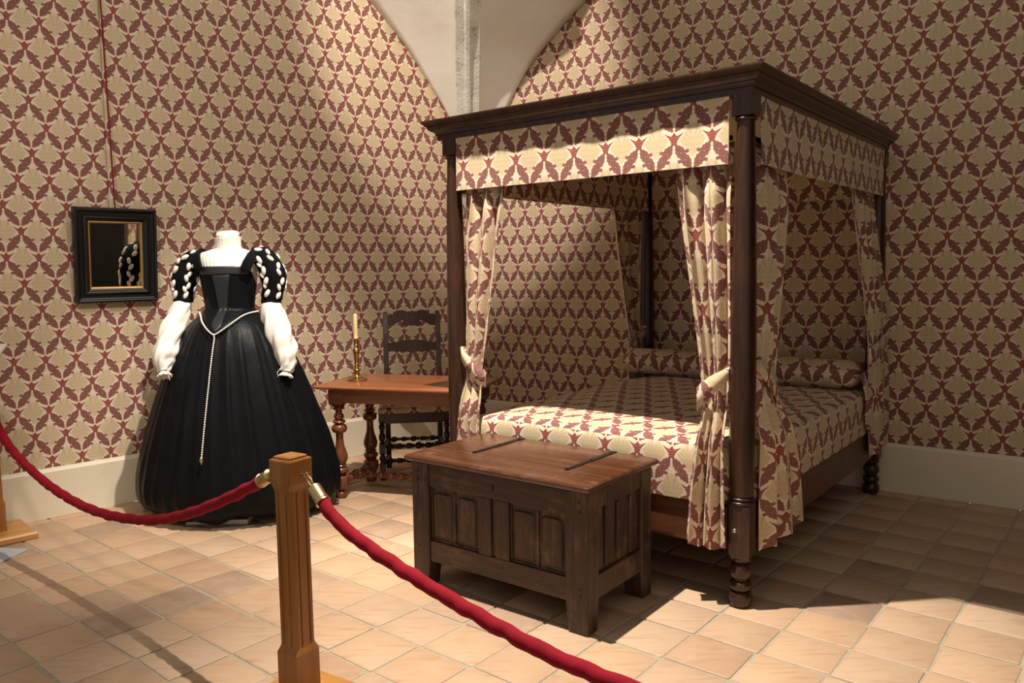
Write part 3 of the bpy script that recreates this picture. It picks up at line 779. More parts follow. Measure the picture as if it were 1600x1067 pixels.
# ---------------------------------------------------------------- walnut table with turned legs
TR = radians(-16.5); TEU = Vector((cos(TR), sin(TR), 0)); TEV = Vector((-TEU.y, TEU.x, 0)); TL, TD = 1.07, .62
TC = Vector((-1.266, 4.962, 0)) + TEU * (TL / 2) + TEV * (TD / 2)
tb = thing('writing_table', 'red walnut table with bulbous turned legs against the papered wall', 'table', TC, TR)
mb = MB(); rings = []
for z, i in ((.716, .018), (.720, .012), (.7235, .004), (.729, 0), (.736, .001), (.7405, .006), (.742, .011)):
    rings.append([(-TL / 2 + i, -TD / 2 + i, z), (TL / 2 - i, -TD / 2 + i, z), (TL / 2 - i, TD / 2 - i, z), (-TL / 2 + i, TD / 2 - i, z)])
mb.loft(rings); obj('table_top', mb, 'tabletop', tb, angle=25)['label'] = 'glossy red-brown table top with moulded edge'
LX, LY = TL / 2 - .125, TD / 2 - .095
def tleg_mb():
    mb = MB()
    pr = [(.028, 0)] + bead(0, .042, .030, .037) + [(.022, .046), (.020, .055), (.030, .06)] + [(.036, .064), (.050, .10), (.052, .128), (.052, .14), (.046, .146)] + [(.028, .152)] + bead(.154, .162, .030, .040, 4) + bead(.164, .205, .030, .050) + [(.026, .209)] + bead(.210, .222, .030, .042, 4)
    pr += [(.032, .226), (.042, .24), (.0485, .262), (.047, .285), (.038, .315), (.028, .345), (.0235, .38), (.024, .425)] + bead(.428, .484, .026, .050) + [(.024, .487)] + bead(.489, .510, .026, .042, 6) + [(.022, .513)] + bead(.514, .552, .022, .032) + [(.021, .556), (.022, .578)] + bead(.580, .592, .028, .040, 5) + [(.03, .598), (.044, .604)]
    mb.lathe(pr, 28); return mb
tl = mesh_of('table_leg', tleg_mb(), MT['tableleg'], True, 35)
for sx in (-1, 1):
    for sy in (-1, 1):
        lg = obj('table_leg', tl, None, tb, loc=(sx * LX, sy * LY, 0))
        mb = MB(); w = .047
        mb.loft([[(a * k, b * k, z) for a, b in ((-w, -w), (w, -w), (w, w), (-w, w))] for z, k in ((.603, .55), (.612, .8), (.622, 1), (.716, 1))])
        obj('leg_block', mb, 'tableapron', lg, smooth=False, bevel=.003)
for sy in (-1, 1): obj('apron', MB().box(-LX + .046, LX - .046, sy * LY + (-.041 if sy < 0 else .021), sy * LY + (-.021 if sy < 0 else .041), .628, .716), 'tableapron', tb, smooth=False, bevel=.003)
for sx in (-1, 1): obj('apron', MB().box(sx * LX + (-.041 if sx < 0 else .021), sx * LX + (-.021 if sx < 0 else .041), -LY + .046, LY - .046, .628, .716), 'tableapron', tb, smooth=False, bevel=.003)
def turned_bar(L, r, nb):
    pr = [(r * .5, 0)]
    for i in range(nb):
        a, b = L * i / nb, L * (i + 1) / nb; g = (b - a) * .08
        pr += [(r * .42, a + g * .4)] + bead(a + g, a + g + (b - a) * .62, r * .5, r * (1.05 if i in (0, nb // 2, nb - 1) else .85)) + bead(a + g + (b - a) * .66, b - g, r * .45, r * .72, 5)
    return pr + [(r * .5, L)]
for sx in (-1, 1): obj('stretcher', MB().lathe(turned_bar(2 * LY - .07, .034, 5), 18, (sx * LX, -LY + .035, .105), 'Y'), 'tableleg', tb)
obj('stretcher', MB().lathe(turned_bar(2 * LX, .032, 11), 18, (-LX, 0, .105), 'X'), 'tableleg', tb)

# ---------------------------------------------------------------- chair behind the table
CHR = radians(7.5); CHC = Vector((-.715, 5.64, 0))
cc = thing('side_chair', 'blackened wooden side chair with scrolled back rails behind the table', 'chair', CHC, CHR)
FW, RW, FY, RY = .226, .192, -.175, .165
def cleg_mb():
    mb = MB(); w = .021
    mb.box(-w, w, -w, w, .415, .475).box(-w, w, -w, w, .195, .255).box(-w, w, -w, w, .062, .118)
    pr = [(.014, .255)] + bead(.257, .272, .012, .020, 5) + bead(.275, .335, .011, .023) + bead(.338, .352, .012, .018, 4) + bead(.355, .398, .011, .022) + bead(.400, .414, .012, .020, 4)
    mb.lathe(pr, 16); mb.lathe([(.012, .117)] + bead(.118, .130, .012, .020, 4) + bead(.132, .176, .011, .023) + bead(.178, .195, .012, .020, 4), 16)
    mb.lathe([(.014, 0)] + bead(0, .045, .016, .027) + [(.014, .048), (.014, .063)], 16)
    return mb
cl = mesh_of('front_leg', cleg_mb(), MT['chairwood'], True, 35)
for sx in (-1, 1): obj('front_leg', cl, None, cc, loc=(sx * FW, FY, 0))
for sx in (-1, 1):
    mb = MB(); w = .019; rings = []
    for z, dy in ((0, .02), (.20, .004), (.45, 0), (.75, .012), (1.0, .05), (1.145, .085), (1.165, .088)):
        k = 1 if z < 1.15 else .5
        rings.append([(sx * RW - w * k, RY + dy - w, z), (sx * RW + w * k, RY + dy - w, z), (sx * RW + w * k, RY + dy + w * .8, z), (sx * RW - w * k, RY + dy + w * .8, z)])
    mb.loft(rings); obj('back_post', mb, 'chairwood', cc, smooth=False, bevel=.003)
def back_rail(name, pts_top, pts_bot, z, dy):
    poly = [(a * (RW - .018), z + b) for a, b in pts_bot] + [(a * (RW - .018), z + b) for a, b in reversed(pts_top)]
    return obj(name, MB().prism(poly, RY + dy - .011, RY + dy + .011), 'chairwood', cc, smooth=False)
ct = [(-1, .0), (-.92, .012), (-.80, .010), (-.72, .028), (-.55, .040), (-.38, .040), (-.22, .030), (-.1, .027), (0, .024), (.1, .027), (.22, .030), (.38, .040), (.55, .040), (.72, .028), (.80, .010), (.92, .012), (1, .0)]
cb = [(-1, -.072), (-.86, -.078), (-.74, -.070), (-.62, -.055), (-.50, -.040), (-.40, -.034), (-.34, -.044), (-.40, -.054), (-.44, -.064), (-.36, -.076), (-.20, -.080), (-.08, -.074), (0, -.080), (.08, -.074), (.20, -.080), (.36, -.076), (.44, -.064), (.40, -.054), (.34, -.044), (.40, -.034), (.50, -.040), (.62, -.055), (.74, -.070), (.86, -.078), (1, -.072)]
back_rail('crest_rail', ct, cb, 1.130, .080)['label'] = 'scrolled and pierced crest rail'
mt_ = [(-1, .03), (-.88, .026), (-.78, .036), (-.66, .030), (-.5, .042), (-.25, .046), (0, .046), (.25, .046), (.5, .042), (.66, .030), (.78, .036), (.88, .026), (1, .03)]
mb_ = [(-1, -.038), (-.8, -.034), (-.66, -.046), (-.55, -.038), (-.42, -.050), (-.25, -.040), (-.12, -.046), (0, -.054), (.12, -.046), (.25, -.040), (.42, -.050), (.55, -.038), (.66, -.046), (.8, -.034), (1, -.038)]
back_rail('middle_rail', mt_, mb_, .905, .035)
for (x0, y0, x1, y1) in ((-FW, FY, FW, FY), (-RW, RY, RW, RY), (-FW, FY, -RW, RY), (FW, FY, RW, RY)):
    d = Vector((x1 - x0, y1 - y0, 0)); L = d.length; d /= L; n = Vector((-d.y, d.x, 0)) * .011; a = Vector((x0, y0, 0)) + d * .018; b = Vector((x1, y1, 0)) - d * .018
    mb = MB(); mb.loft([[p + n + Vector((0, 0, z)) for p, z in ((a, .40), (b, .40), (b, .472), (a, .472))], [p - n + Vector((0, 0, z)) for p, z in ((a, .40), (b, .40), (b, .472), (a, .472))]])
    obj('seat_rail', mb, 'chairwood', cc, smooth=False)
mb = MB(); rings = []
for z, i in ((.473, .0), (.490, -.008), (.506, -.004), (.516, .015), (.522, .05), (.525, .12)):
    k = 1 - i / .2; pts = []
    for (x_, y_) in ((-FW - .015, FY - .02), (FW + .015, FY - .02), (RW + .012, RY - .025), (-RW - .012, RY - .025)): pts.append((x_ * k, y_ * k, z))
    ring = []
    for p, q in zip(pts, pts[1:] + pts[:1]): ring += [tuple(p[m] + (q[m] - p[m]) * t / 5 for m in range(3)) for t in range(5)]
    rings.append(ring)
mb.loft(rings); mb.uv = [[(mb.v[i][0], mb.v[i][1] + mb.v[i][2] * 1.0) for i in f] for f in mb.f]
obj('seat_cushion', mb, 'fabric', cc, angle=60)['label'] = 'seat pad in red and cream printed linen'
obj('stretcher', MB().lathe(turned_bar(2 * FW - .04, .024, 6), 14, (-FW + .02, FY + .02 + .05, .222), 'X'), 'chairwood', cc)
obj('stretcher', MB().lathe(turned_bar(2 * RW - .03, .020, 5), 14, (-RW + .015, RY - .0, .215), 'X'), 'chairwood', cc)
for sx in (-1, 1):
    obj('stretcher', MB().tube([(sx * FW, FY + .02, .225), (sx * RW, RY - .01, .225)], .013, 10), 'chairwood', cc)
    obj('stretcher', MB().tube([(sx * FW, FY + .02, .09), (sx * RW, RY + .0, .10)], .014, 10), 'chairwood', cc)
obj('stretcher', MB().lathe(turned_bar(2 * FW - .04, .023, 6), 14, (-FW + .02, -.01, .095), 'X'), 'chairwood', cc)

# ---------------------------------------------------------------- candlestick and candle on the table
CS = Vector((-1.029, 5.192, .742))
cs = thing('candlestick', 'polished brass candlestick with a wide foot standing on the table', 'candlestick', CS)
pr = [(.064, 0), (.067, .003), (.067, .008), (.060, .012), (.050, .015), (.034, .020), (.024, .026), (.018, .034), (.0155, .045)]
obj('foot', MB().lathe(pr, 36), 'brass', cs)
pr = [(.0145, .042), (.0145, .058)] + bead(.060, .080, .012, .023) + [(.011, .084)] + bead(.086, .098, .011, .018, 5) + [(.010, .102)] + bead(.104, .114, .010, .016, 5) + [(.0105, .118), (.012, .135), (.014, .165), (.0165, .178)] + bead(.180, .188, .014, .021, 5) + bead(.190, .212, .013, .022) + [(.011, .216), (.0095, .228)] + bead(.230, .240, .011, .015, 5) + [(.0125, .244), (.0135, .272)]
pr = [(r * 1.2, z) for r, z in pr]
obj('stem', MB().lathe(pr, 28), 'brass', cs)
obj('drip_pan', MB().lathe([(.013, .270), (.033, .273), (.037, .277), (.037, .280), (.030, .279), (.014, .278), (.0135, .283)], 32), 'brass', cs)
cd = thing('candle', 'unlit ivory taper candle in the brass candlestick', 'candle', CS + Vector((0, 0, .278)))
obj('wax', MB().lathe([(.0145, .0), (.0140, .06), (.0132, .145), (.010, .158), (.004, .164)], 20), 'wax', cd); obj('wick', MB().tube([(0, 0, .160), (.0005, 0, .168), (.002, 0, .174)], .0011, 6), 'wick', cd)

# ---------------------------------------------------------------- costume on its dress form
MC = Vector((-1.715, 4.835, 0))
mn = thing('costume_mannequin', 'headless dress form in a black Renaissance gown with white slashed sleeves', 'mannequin', MC)
SK = [(.035, .49, .40), (.05, .545, .445), (.085, .588, .487), (.14, .610, .508), (.22, .612, .512), (.34, .588, .497), (.48, .548, .468), (.62, .503, .435), (.76, .450, .395), (.90, .392, .350), (1.03, .330, .300), (1.12, .275, .250), (1.175, .225, .205), (1.21, .172, .158), (1.235, .140, .120)]
NTH = 220
def sk_fold(th, z):
    w = min(1, max(0, (1.2 - z) / .25)) * min(1, (z - .0) / .12)
    g = .35 + .65 * (0.5 + .5 * cos(th - (-pi / 2 + 1.0)))           # deeper folds on one side of the front
    a = sin(th * 17 + 1.4 * sin(th * 3) + .25 * sin(z * 5 + th * 2)) ; b = sin(th * 29 + 2.1 * sin(th * 2 + 1) + .3 * z)
    ridge = (1 - abs(a)) ** 2
    low = max(0, .45 - z) / .45
    return w * g * (.042 * ridge + .016 * b * .6) - .014 * w + low * .014 * sin(th * 11 + 2) * sin(z * 14 + th * 3)
def sk_pt(th, z, off=0.0, fold=True):
    rx, ry = smooth_tab(SK, z); ry *= (.80 if sin(th) > 0 else .96); k = 1 + (sk_fold(th, z) if fold else 0)
    return Vector((.008 * (1 - z) + (rx * k + off) * cos(th), (ry * k + off) * sin(th), z))
mb = MB(); rings = []
zs = [.035, .045, .06, .08, .105, .13, .17] + [.21 + (1.235 - .21) * i / 44 for i in range(45)]
for z in zs:
    rings.append([sk_pt(2 * pi * j / NTH, z) + Vector((0, 0, (.018 * sin(5 * 2 * pi * j / NTH + 1) + .012 * sin(13 * 2 * pi * j / NTH)) * max(0, 1 - (z - .035) / .1))) for j in range(NTH)])
inner = [[(p.x * .86, p.y * .86, p.z + .05) for p in rings[0]]]
mb.loft(inner + rings, cap=False)
obj('skirt', mb, 'blacksatin', mn, angle=80)['label'] = 'full black satin skirt falling in deep folds'
# bodice
BD = [(1.09, .150, .125), (1.20, .141, .112), (1.235, .138, .108), (1.30, .143, .114), (1.38, .154, .124), (1.44, .160, .130), (1.50, .166, .126), (1.56, .160, .110)]
def bod_r(z): return smooth_tab(BD, z)
def bod_pt(th, z, off=0.0):
    rx, ry = bod_r(z)
    if z < 1.235:
        sx, sy = smooth_tab(SK, z); f = max(0, -sin(th)); rx, ry = max(rx, sx * 1.03), max(ry, sy * 1.03)
    return Vector((-.006 + (rx + off) * cos(th), (ry + off) * sin(th), z))
def dth(th): return (th + pi / 2 + pi) % (2 * pi) - pi
def grid_patch(f, n, m): return [[f(i / n, j / m) for i in range(n + 1)] for j in range(m + 1)]
mb = MB(); n = 96
rows = []
for j in range(25):
    t = j / 24; row = []
    for i in range(n):
        th = 2 * pi * i / n; a = dth(th)
        zb = 1.232 - .128 * exp(-(abs(a) / .42) ** 1.3); zt = 1.497 - .10 * exp(-((abs(a) - 1.62) / .42) ** 2)
        row.append(bod_pt(th, zb + (zt - zb) * t, .006))
    rows.append(row)
mb.loft(rows, cap=False)
o = obj('bodice', mb, 'blacksatin', mn, angle=70, recalc=True); md = o.modifiers.new('cloth', 'SOLIDIFY'); md.thickness = .005; md.offset = 0
def strip(name, a0f, a1f, z0f, z1f, off, mat, par, nu=14, nv=20):
    mb = MB(); rows = []
    for j in range(nv + 1):
        t = j / nv; row = []
        for i in range(nu + 1):
            s = i / nu; zz = None
            a = a0f(t) + (a1f(t) - a0f(t)) * s; zz = z0f(a) + (z1f(a) - z0f(a)) * t
            row.append(bod_pt(a - pi / 2, zz, off))
        rows.append(row)
    mb.loft(rows, cap=False, closed=False); o = obj(name, mb, mat, par, angle=70); md = o.modifiers.new('cloth', 'SOLIDIFY'); md.thickness = .003; md.offset = 0; return o
strip('stomacher', lambda t: -.10 - .22 * t, lambda t: .10 + .22 * t, lambda a: 1.115 + .35 * abs(a), lambda a: 1.452, .0105, 'satinpanel', mn)['label'] = 'glossy black silk front panel'
strip('neckline_band', lambda t: -1.02, lambda t: 1.02, lambda a: 1.452, lambda a: 1.500, .013, 'satinpanel', mn, 24, 6)
# dress form: shoulders, neck, pleated partlet
FM = [(1.36, .150, .118), (1.46, .158, .118), (1.52, .178, .104), (1.555, .188, .088), (1.578, .176, .074), (1.594, .120, .068), (1.606, .084, .066), (1.625, .072, .064), (1.66, .068, .063), (1.70, .068, .062)]
mb = MB(); rings = []; n = 64
for i in range(33):
    z = 1.36 + (1.70 - 1.36) * i / 32; rx, ry = smooth_tab(FM, z)
    rings.append([Vector((-.004 + rx * cos(2 * pi * j / n), .008 + ry * sin(2 * pi * j / n), z + (.012 * sin(2 * pi * j / n) if z > 1.64 else 0))) for j in range(n)])
rings.append([Vector((-.004 + .055 * cos(2 * pi * j / n), .008 + .05 * sin(2 * pi * j / n), 1.710 + .01 * sin(2 * pi * j / n))) for j in range(n)])
mb.loft(rings); obj('dress_form', mb, 'whiteform', mn, angle=60)['label'] = 'white jersey dress form with a plain neck stump'
mb = MB(); rings = []; n = 160
for i in range(21):
    z = 1.40 + (1.606 - 1.40) * i / 20; rx, ry = smooth_tab(FM, z); g = .0018 * min(1, max(0, 1.585 - z) / .05)
    rings.append([Vector((-.004 + (rx + .008 + g * sin(44 * 2 * pi * j / n)) * cos(2 * pi * j / n), .008 + (ry + .010 + g * sin(44 * 2 * pi * j / n)) * sin(2 * pi * j / n), z)) for j in range(n)])
mb.loft(rings, cap=False); obj('partlet', mb, 'whitelinen', mn, angle=70)['label'] = 'finely pleated white linen partlet'
mb = MB(); rings = []
for z, r, g in ((1.586, .094, .000), (1.600, .080, .0), (1.625, .076, .0), (1.650, .076, .0004), (1.668, .078, .0010), (1.675, .079, .0012), (1.670, .075, .0005), (1.64, .070, .0)):
    rings.append([Vector((-.004 + (r + g * sin(22 * 2 * pi * j / n)) * cos(2 * pi * j / n), .008 + (r * .93 + g * sin(22 * 2 * pi * j / n)) * sin(2 * pi * j / n), z + .010 * sin(2 * pi * j / n))) for j in range(n)])
mb.loft(rings, cap=False); obj('collar', mb, 'whitelinen', mn, angle=70)
# shoulder straps (black velvet)
for sx in (-1, 1):
    path = [(sx * .135, -.118, 1.478), (sx * .150, -.112, 1.515), (sx * .166, -.082, 1.556), (sx * .176, -.03, 1.584), (sx * .178, .03, 1.586), (sx * .168, .085, 1.555), (sx * .150, .122, 1.50), (sx * .13, .13, 1.45)]
    P = [Vector(p) for p in path]; mb = MB(); rings = []
    for i, p in enumerate(P):
        t = (P[min(i + 1, 7)] - P[max(i - 1, 0)]).normalized(); out = Vector((p.x * .9, p.y - .0, (p.z - 1.40) * .9)).normalized(); sd = t.cross(out).normalized(); up = sd.cross(t).normalized()
        rings.append([p + sd * a + up * b for a, b in ((-.030, -.006), (.030, -.006), (.030, .008), (0, .012), (-.030, .008))])
    mb.loft(rings); obj('shoulder_strap', mb, 'blackvelvet', mn, angle=50)
# sleeves
def spl(ctrl, n):
    tab = [(i, *c) for i, c in enumerate(ctrl)]; return [smooth_tab(tab, (len(ctrl) - 1) * k / n) for k in range(n + 1)]
def sleeve_surface(ctrl, n, m, lump):
    pts = spl(ctrl, n); P = [Vector(p[:3]) for p in pts]; R = [p[3] for p in pts]; fr = []; rings = []
    for i, p in enumerate(P):
        t = (P[min(i + 1, n)] - P[max(i - 1, 0)]).normalized(); a = t.cross(Vector((0, 1, 0))).normalized(); b = a.cross(t).normalized(); fr.append((p, a, b, t, R[i]))
        rings.append([p + (a * cos(2 * pi * j / m) + b * sin(2 * pi * j / m)) * (R[i] * (1 + lump(i / n, 2 * pi * j / m))) for j in range(m)])
    return rings, fr
for side_, up_ctrl, low_ctrl in (
    ('l', [(-.165, .0, 1.560, .046), (-.225, -.005, 1.530, .066), (-.262, -.01, 1.460, .072), (-.278, -.012, 1.385, .066), (-.283, -.014, 1.325, .056), (-.283, -.015, 1.300, .053)],
     [(-.283, -.015, 1.300, .048), (-.288, -.03, 1.262, .054), (-.302, -.075, 1.19, .062), (-.316, -.13, 1.12, .067), (-.322, -.19, 1.03, .068), (-.320, -.24, .965, .064), (-.312, -.265, .925, .044), (-.305, -.28, .895, .032)]),
    ('r', [(.160, .0, 1.568, .046), (.218, -.003, 1.540, .068), (.258, -.006, 1.470, .075), (.268, -.010, 1.395, .070), (.256, -.014, 1.32, .060), (.250, -.016, 1.280, .056)],
     [(.250, -.016, 1.285, .050), (.258, -.03, 1.235, .066), (.282, -.06, 1.16, .076), (.315, -.09, 1.08, .078), (.350, -.12, .995, .070), (.372, -.15, .935, .056), (.378, -.165, .90, .042), (.375, -.175, .872, .036)])):
    sg = -1 if side_ == 'l' else 1
    rings, fr = sleeve_surface(up_ctrl, 26, 40, lambda t, a: .05 * sin(a * 5 + 1) + .05 * sin(t * 16) * (t < .86) + .02 * sin(a * 9 + t * 8))
    mb = MB(); mb.loft(rings); sl = obj('sleeve', mb, 'blackvelvet', mn, angle=70); sl['label'] = 'puffed black velvet upper sleeve'
    for q in range(5):
        ang = 2 * pi * q / 5 + (.55 if sg > 0 else .25)
        for k in range(8):
            t = .10 + .097 * k; i = int(t * 26); p, a, b, tt, R = fr[i]
            an = ang + (.12 if k % 2 else -.12) + .10 * sin(q * 2.3 + k); nrm = a * cos(an) + b * sin(an); bin_ = tt.cross(nrm)
            rot = Matrix((bin_, nrm, tt)).transposed() @ Matrix.Rotation((.35 if k % 2 else -.35), 3, 'Y'); s = 1 + .18 * sin(k * 3 + q * 1.7)
            mb = MB().ellipsoid((0, 0, 0), (.0130 * s, .0115, .0235 * s), 10, 6, rot)
            obj('slash_puff', mb, 'whitelinen', sl, loc=p + nrm * (R * 1.03), angle=70)
    p, a, b, tt, R = fr[-3]; mb = MB(); rr = []
    for e in range(5):
        c = fr[-4][0].lerp(fr[-1][0], e / 4) + Vector((0, 0, -.004 * e)); r = .056 + .003 * sin(pi * e / 4) + (.002 if sg > 0 else 0)
        rr.append([c + (a * cos(2 * pi * j / 28) + b * sin(2 * pi * j / 28)) * r for j in range(28)])
    mb.loft(rr); obj('sleeve_band', mb, 'blackvelvet', mn, angle=60)
    rings, fr = sleeve_surface(low_ctrl, 44, 48, lambda t, a: (.13 * sin(a * 3 + t * 11) * sin(t * 13 + 1) + .07 * sin(a * 6 + t * 17 + 2) + .08 * sin(t * 33 + a * 2 + sin(a * 3))) * min(1, t * 5) * (.5 + .5 * t))
    mb = MB(); mb.loft(rings); us = obj('undersleeve', mb, 'whitelinen', mn, angle=75); us['label'] = 'billowing white linen undersleeve'
    p, a, b, tt, R = fr[-1]; mb = MB(); rr = []
    for e, (dz, r) in enumerate(((0, .028), (.010, .034), (.022, .044), (.032, .050))):
        rr.append([p + tt * dz + (a * cos(2 * pi * j / 56) + b * sin(2 * pi * j / 56)) * (r * (1 + .16 * (e / 3) * sin(9 * 2 * pi * j / 56)) * .8) for j in range(56)])
    mb.loft(rr, cap=False); o = obj('cuff_ruffle', mb, 'whitelinen', us, angle=75); md = o.modifiers.new('cloth', 'SOLIDIFY'); md.thickness = .002
    obj('cuff_tie', MB().tube([p + Vector((.03 * -sg * 1, -.03, .02)), p + Vector((.045 * -sg, -.04, .0)), p + Vector((.04 * -sg, -.04, -.02)), p + Vector((.048 * -sg, -.04, -.045))], .0018, 6), 'whitelinen', us)
# girdle of beads
def bead_chain(path, step, r, par, name):
    P = [Vector(p) for p in path]; mb = MB(); acc = 0
    for i in range(len(P) - 1):
        seg = P[i + 1] - P[i]; L = seg.length; t = acc
        while t < L:
            c = P[i] + seg * (t / L); q = seg.to_track_quat('Z', 'Y').to_matrix()
            mb.ellipsoid(c, (r, r, step * .46), 7, 5, q); t += step
        acc = t - L
    return obj(name, mb, 'pearl', par, angle=80)
path = []
for i in range(61):
    a = -1.75 + 3.5 * i / 60; zz = 1.226 - .122 * exp(-(abs(a) / .42) ** 1.3); path.append(bod_pt(a - pi / 2, zz, .018))
gd = bead_chain(path, .0125, .0058, mn, 'girdle'); gd['label'] = 'girdle of small white beads round the pointed waist'
tip = bod_pt(-pi / 2, 1.104, .018); down = [tip]
for i in range(1, 41):
    z = 1.10 - (1.10 - .42) * i / 40; q = sk_pt(-pi / 2 - .06 * i / 40, z, .030, False); down.append(Vector((q.x, q.y, z)))
hc = bead_chain(down, .0130, .0052, mn, 'hanging_chain')
e = down[-1]
obj('pendant', MB().lathe([(.003, .016), (.007, .012), (.011, .004), (.012, -.004), (.008, -.013), (.003, -.018), (.005, -.021), (.002, -.026)], 14), 'brass_dull', hc, loc=e)['label'] = 'small gold pendant'
# stand under the skirt
mb = MB(); mb.box(-.20, .16, -.34, .20, 0, .028); obj('plinth', mb, 'plinth', mn, smooth=False, bevel=.003)
obj('stand_pole', MB().lathe([(.02, .026), (.018, .06), (.016, 1.37)], 16), 'steel', mn)

# ---------------------------------------------------------------- mirror on the left wall
mrc = K + LD * 2.948 + Vector((0, 0, 1.290)) - LN * .025
mir = thing('wall_mirror', 'small mirror in a broad ebonised frame with a gilt slip on the papered wall', 'mirror', mrc, atan2(LD.y, LD.x) + pi)
mir.rotation_euler = (radians(4.5), 0, atan2(LD.y, LD.x) + pi)
HWm, HHm = .2425, .585
# local: x towards the corner, y into the wall, so the front looks towards -y
def frame_sweep(prof, hw, z0, z1):
    rings = [[(-hw + i, -d, z0 + i), (hw - i, -d, z0 + i), (hw - i, -d, z1 - i), (-hw + i, -d, z1 - i)] for i, d in prof]
    n = len(rings); mb = MB(); vs = [p for r in rings for p in r]
    mb.add(vs, [(i * 4 + j, i * 4 + (j + 1) % 4, ((i + 1) % n) * 4 + (j + 1) % 4, ((i + 1) % n) * 4 + j) for i in range(n) for j in range(4)]); return mb
fp = [(0, .004), (0, .040), (.004, .050), (.012, .055), (.020, .052), (.024, .042), (.030, .038), (.048, .036), (.054, .044), (.064, .047), (.072, .042), (.078, .033), (.084, .030), (.086, .024), (.086, .004)]
obj('frame', frame_sweep(fp, HWm, 0, HHm), 'ebony', mir, angle=25)
obj('gilt_slip', frame_sweep([(.084, .010), (.084, .028), (.088, .030), (.094, .026), (.097, .018), (.097, .010)], HWm, 0, HHm), 'gilt', mir, angle=25)
obj('glass', MB().box(-HWm + .09, HWm - .09, -.015, -.010, .09, HHm - .09), 'mirror', mir, smooth=False)
obj('hook', MB().tube([(0, -.012, HHm - .01), (0, -.030, HHm + .012), (0, -.022, HHm + .026)], .004, 8), 'iron', mir)
pc = obj('picture_cord', MB().tube([K + LD * 2.948 + LN * o_ + Vector((0, 0, z)) for z, o_ in ((1.888, .046), (2.2, .035), (3.0, .008), (3.3, -.015), (4.25, -.018))], .0055, 8), 'redcord')
tag(pc, 'thin dark red cord hanging straight down the wall to the mirror', 'cord')

# ---------------------------------------------------------------- rope barrier: oak stanchions and velvet ropes
def make_stanchion(label, loc, rz, hooks):
    st = thing('stanchion', label, 'stanchion', loc, rz, 'oak barrier stanchions')
    def sec(h, c, g, z):
        out = []
        for k in range(4):
            a = pi / 2 * k
            pts = [(-h + c, -h), (-.42 * h - .004, -h), (-.42 * h, -h + g), (-.42 * h + .004, -h), (.42 * h - .004, -h), (.42 * h, -h + g), (.42 * h + .004, -h), (h - c, -h)]
            out += [(x * cos(a) - y * sin(a), x * sin(a) + y * cos(a), z) for x, y in pts]
        return out
    H = .048
    mb = MB(); mb.loft([sec(H, .001, 0, .046), sec(H, .001, 0, .205), sec(H - .005, .010, .0, .225), sec(H - .0055, .011, .007, .240), sec(H - .0055, .011, .007, .735), sec(H - .005, .010, 0, .750), sec(H, .001, 0, .772), sec(H, .001, 0, .845)])
    obj('post', mb, 'oakpost', st, smooth=False)
    mb = MB(); rings = []
    for z, h in ((.845, .048), (.850, .046), (.8505, .038), (.857, .038), (.861, .033)): rings.append([(-h, -h, z), (h, -h, z), (h, h, z), (-h, h, z)])
    mb.loft(rings); obj('cap', mb, 'oakpost', st, smooth=False)
    mb = MB(); rings = []
    for z, h in ((0, .166), (.005, .17), (.030, .17), (.040, .163), (.046, .152)): rings.append([(-h, -h, z), (h, -h, z), (h, h, z), (-h, h, z)])
    mb.loft(rings); obj('base_plate', mb, 'oakbase', st, smooth=False)
    for (ax, ay) in hooks:
        d = Vector((ax, ay, 0)); e = obj('eye_bolt', MB().tube([d * .044 + Vector((0, 0, .80)), d * .062 + Vector((0, 0, .80))], .004, 8), 'brass_dull', st)
        s = d.cross(Vector((0, 0, 1))); ring = [d * (.070 + .009 * cos(t)) + Vector((0, 0, .80 + .009 * sin(t))) for t in [2 * pi * k / 16 for k in range(17)]]
        obj('eye_ring', MB().tube(ring, .0026, 6, False), 'brass_dull', e)
    return st
SA, SB, SC = Vector((-2.895, 4.295, 0)), Vector((-.725, 2.53, 0)), Vector((1.19, .93, 0))
make_stanchion('honey oak stanchion near the white baseboard below the mirror', SA, radians(45), [(0, -1)])
make_stanchion('honey oak stanchion standing between the two crimson ropes', SB, radians(-33), [(-1, 0), (1, 0)]).rotation_euler = (radians(-.6), radians(-.9), radians(-33))
make_stanchion('honey oak stanchion at the far end of the rope that passes the chest', SC, radians(-33), [(-1, 0)])
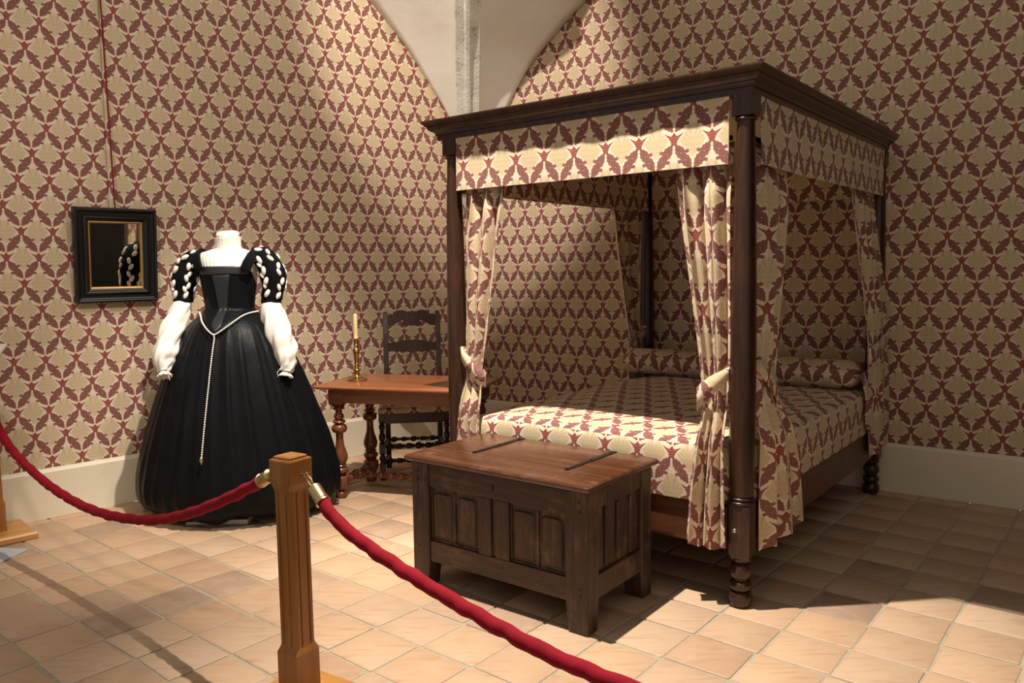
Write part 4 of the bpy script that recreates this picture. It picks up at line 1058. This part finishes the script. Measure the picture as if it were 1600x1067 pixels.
def rope(label, pts, seed):
    r = thing('barrier_rope', label, 'rope', (0, 0, 0), 0, 'crimson velvet barrier ropes')
    n = 90; tab = [(i, *p) for i, p in enumerate(pts)]
    # resample evenly
    fine = [Vector(smooth_tab(tab, (len(pts) - 1) * k / 400)) for k in range(401)]
    cum = [0]
    for a, b in zip(fine, fine[1:]): cum.append(cum[-1] + (b - a).length)
    def at(s):
        import bisect
        i = min(max(bisect.bisect_left(cum, s), 1), 400); t = (s - cum[i - 1]) / max(cum[i] - cum[i - 1], 1e-9); return fine[i - 1].lerp(fine[i], t)
    L = cum[-1]; body = [at(.10 + (L - .20) * k / 180) for k in range(181)]
    rnd = random.Random(seed); ph = rnd.uniform(0, 6)
    rad = [.0205 * (1 + .025 * sin(k * .53 + ph) + .025 * sin(k * 1.31 + 2 * ph) + .02 * rnd.uniform(-1, 1)) for k in range(181)]
    body = [p + Vector((.0016 * sin(k * .9 + ph), .0016 * sin(k * 1.3), .0018 * sin(k * .7 + 1))) for k, p in enumerate(body)]
    obj('velvet_sleeve', MB().tube(body, rad, 18), 'redvelvet', r, angle=80)
    for a, b, c in ((0, .04, .112), (L, L - .04, L - .112)):
        f = obj('ferrule', MB().tube([at(b + (c - b) * t) for t in (0, .1, .12, .5, .9, .92, 1)], [.012, .019, .0225, .0225, .0225, .0245, .0245], 18), 'brass_dull', r, angle=35)
        d = (at(b) - at(a)).normalized(); pa = at(a); ring = []
        up = Vector((0, 0, 1)) - d * d.z; up.normalize()
        for k in range(19):
            t = 2 * pi * k / 18; ring.append(pa + d * (.020 - .024 * cos(t)) + up * (.010 * sin(t)))
        obj('snap_hook', MB().tube(ring, .003, 6, False), 'brass_dull', f)
    return r
dAB = (SB - SA); nAB = dAB.normalized()
zt = [(.03, .775), (.06, .655), (.13, .545), (.256, .452), (.36, .412), (.45, .400), (.543, .414), (.652, .458), (.75, .533), (.839, .626), (.918, .722), (.965, .782)]
rope('crimson velvet rope sagging in front of the black gown', [SA + nAB * .07 + Vector((0, 0, .80))] + [SA + dAB * t + Vector((0, 0, z)) for t, z in zt[1:-1]] + [SB - nAB * .0 + Vector((cos(radians(147)) * .072, sin(radians(147)) * .072, .80))], 3)
dBC = (SC - SB); nBC = dBC.normalized(); L = dBC.length
h0 = SB + Vector((cos(radians(-33)) * .072, sin(radians(-33)) * .072, .80)); hc_ = [(0.16, .695), (.31, .640), (.48, .600), (.63, .570), (.77, .545), (.90, .525), (1.02, .512), (1.14, .507), (1.26, .507), (1.45, .520), (1.7, .56), (1.95, .62), (2.2, .70)]
rope('crimson velvet rope sloping down past the front of the chest', [h0] + [SB + nBC * (d + .06) + Vector((0, 0, z)) for d, z in hc_] + [SC - nBC * .07 + Vector((0, 0, .80))], 8)

# ---------------------------------------------------------------- visitor sign by the barrier
sg = thing('sign_stand', 'flat grey steel foot of a slanted sign stand beside the oak stanchion', 'sign', (-2.705, 3.945, 0), radians(-8))
obj('foot_plate', MB().box(-.085, .085, -.175, .175, 0, .008), 'panel', sg, smooth=False, bevel=.002)
obj('pole', MB().lathe([(.016, .007), (.016, .98), (.013, 1.0)], 16, (-.02, 0, 0)), 'steel', sg)
mb = MB(); mb.box(-.19, .19, -.14, .14, -.006, .006)
o = obj('sign_panel', mb, 'plinth', sg, smooth=False, bevel=.002, loc=(-.085, 0, 1.02)); o.rotation_euler = (radians(40), 0, 0)
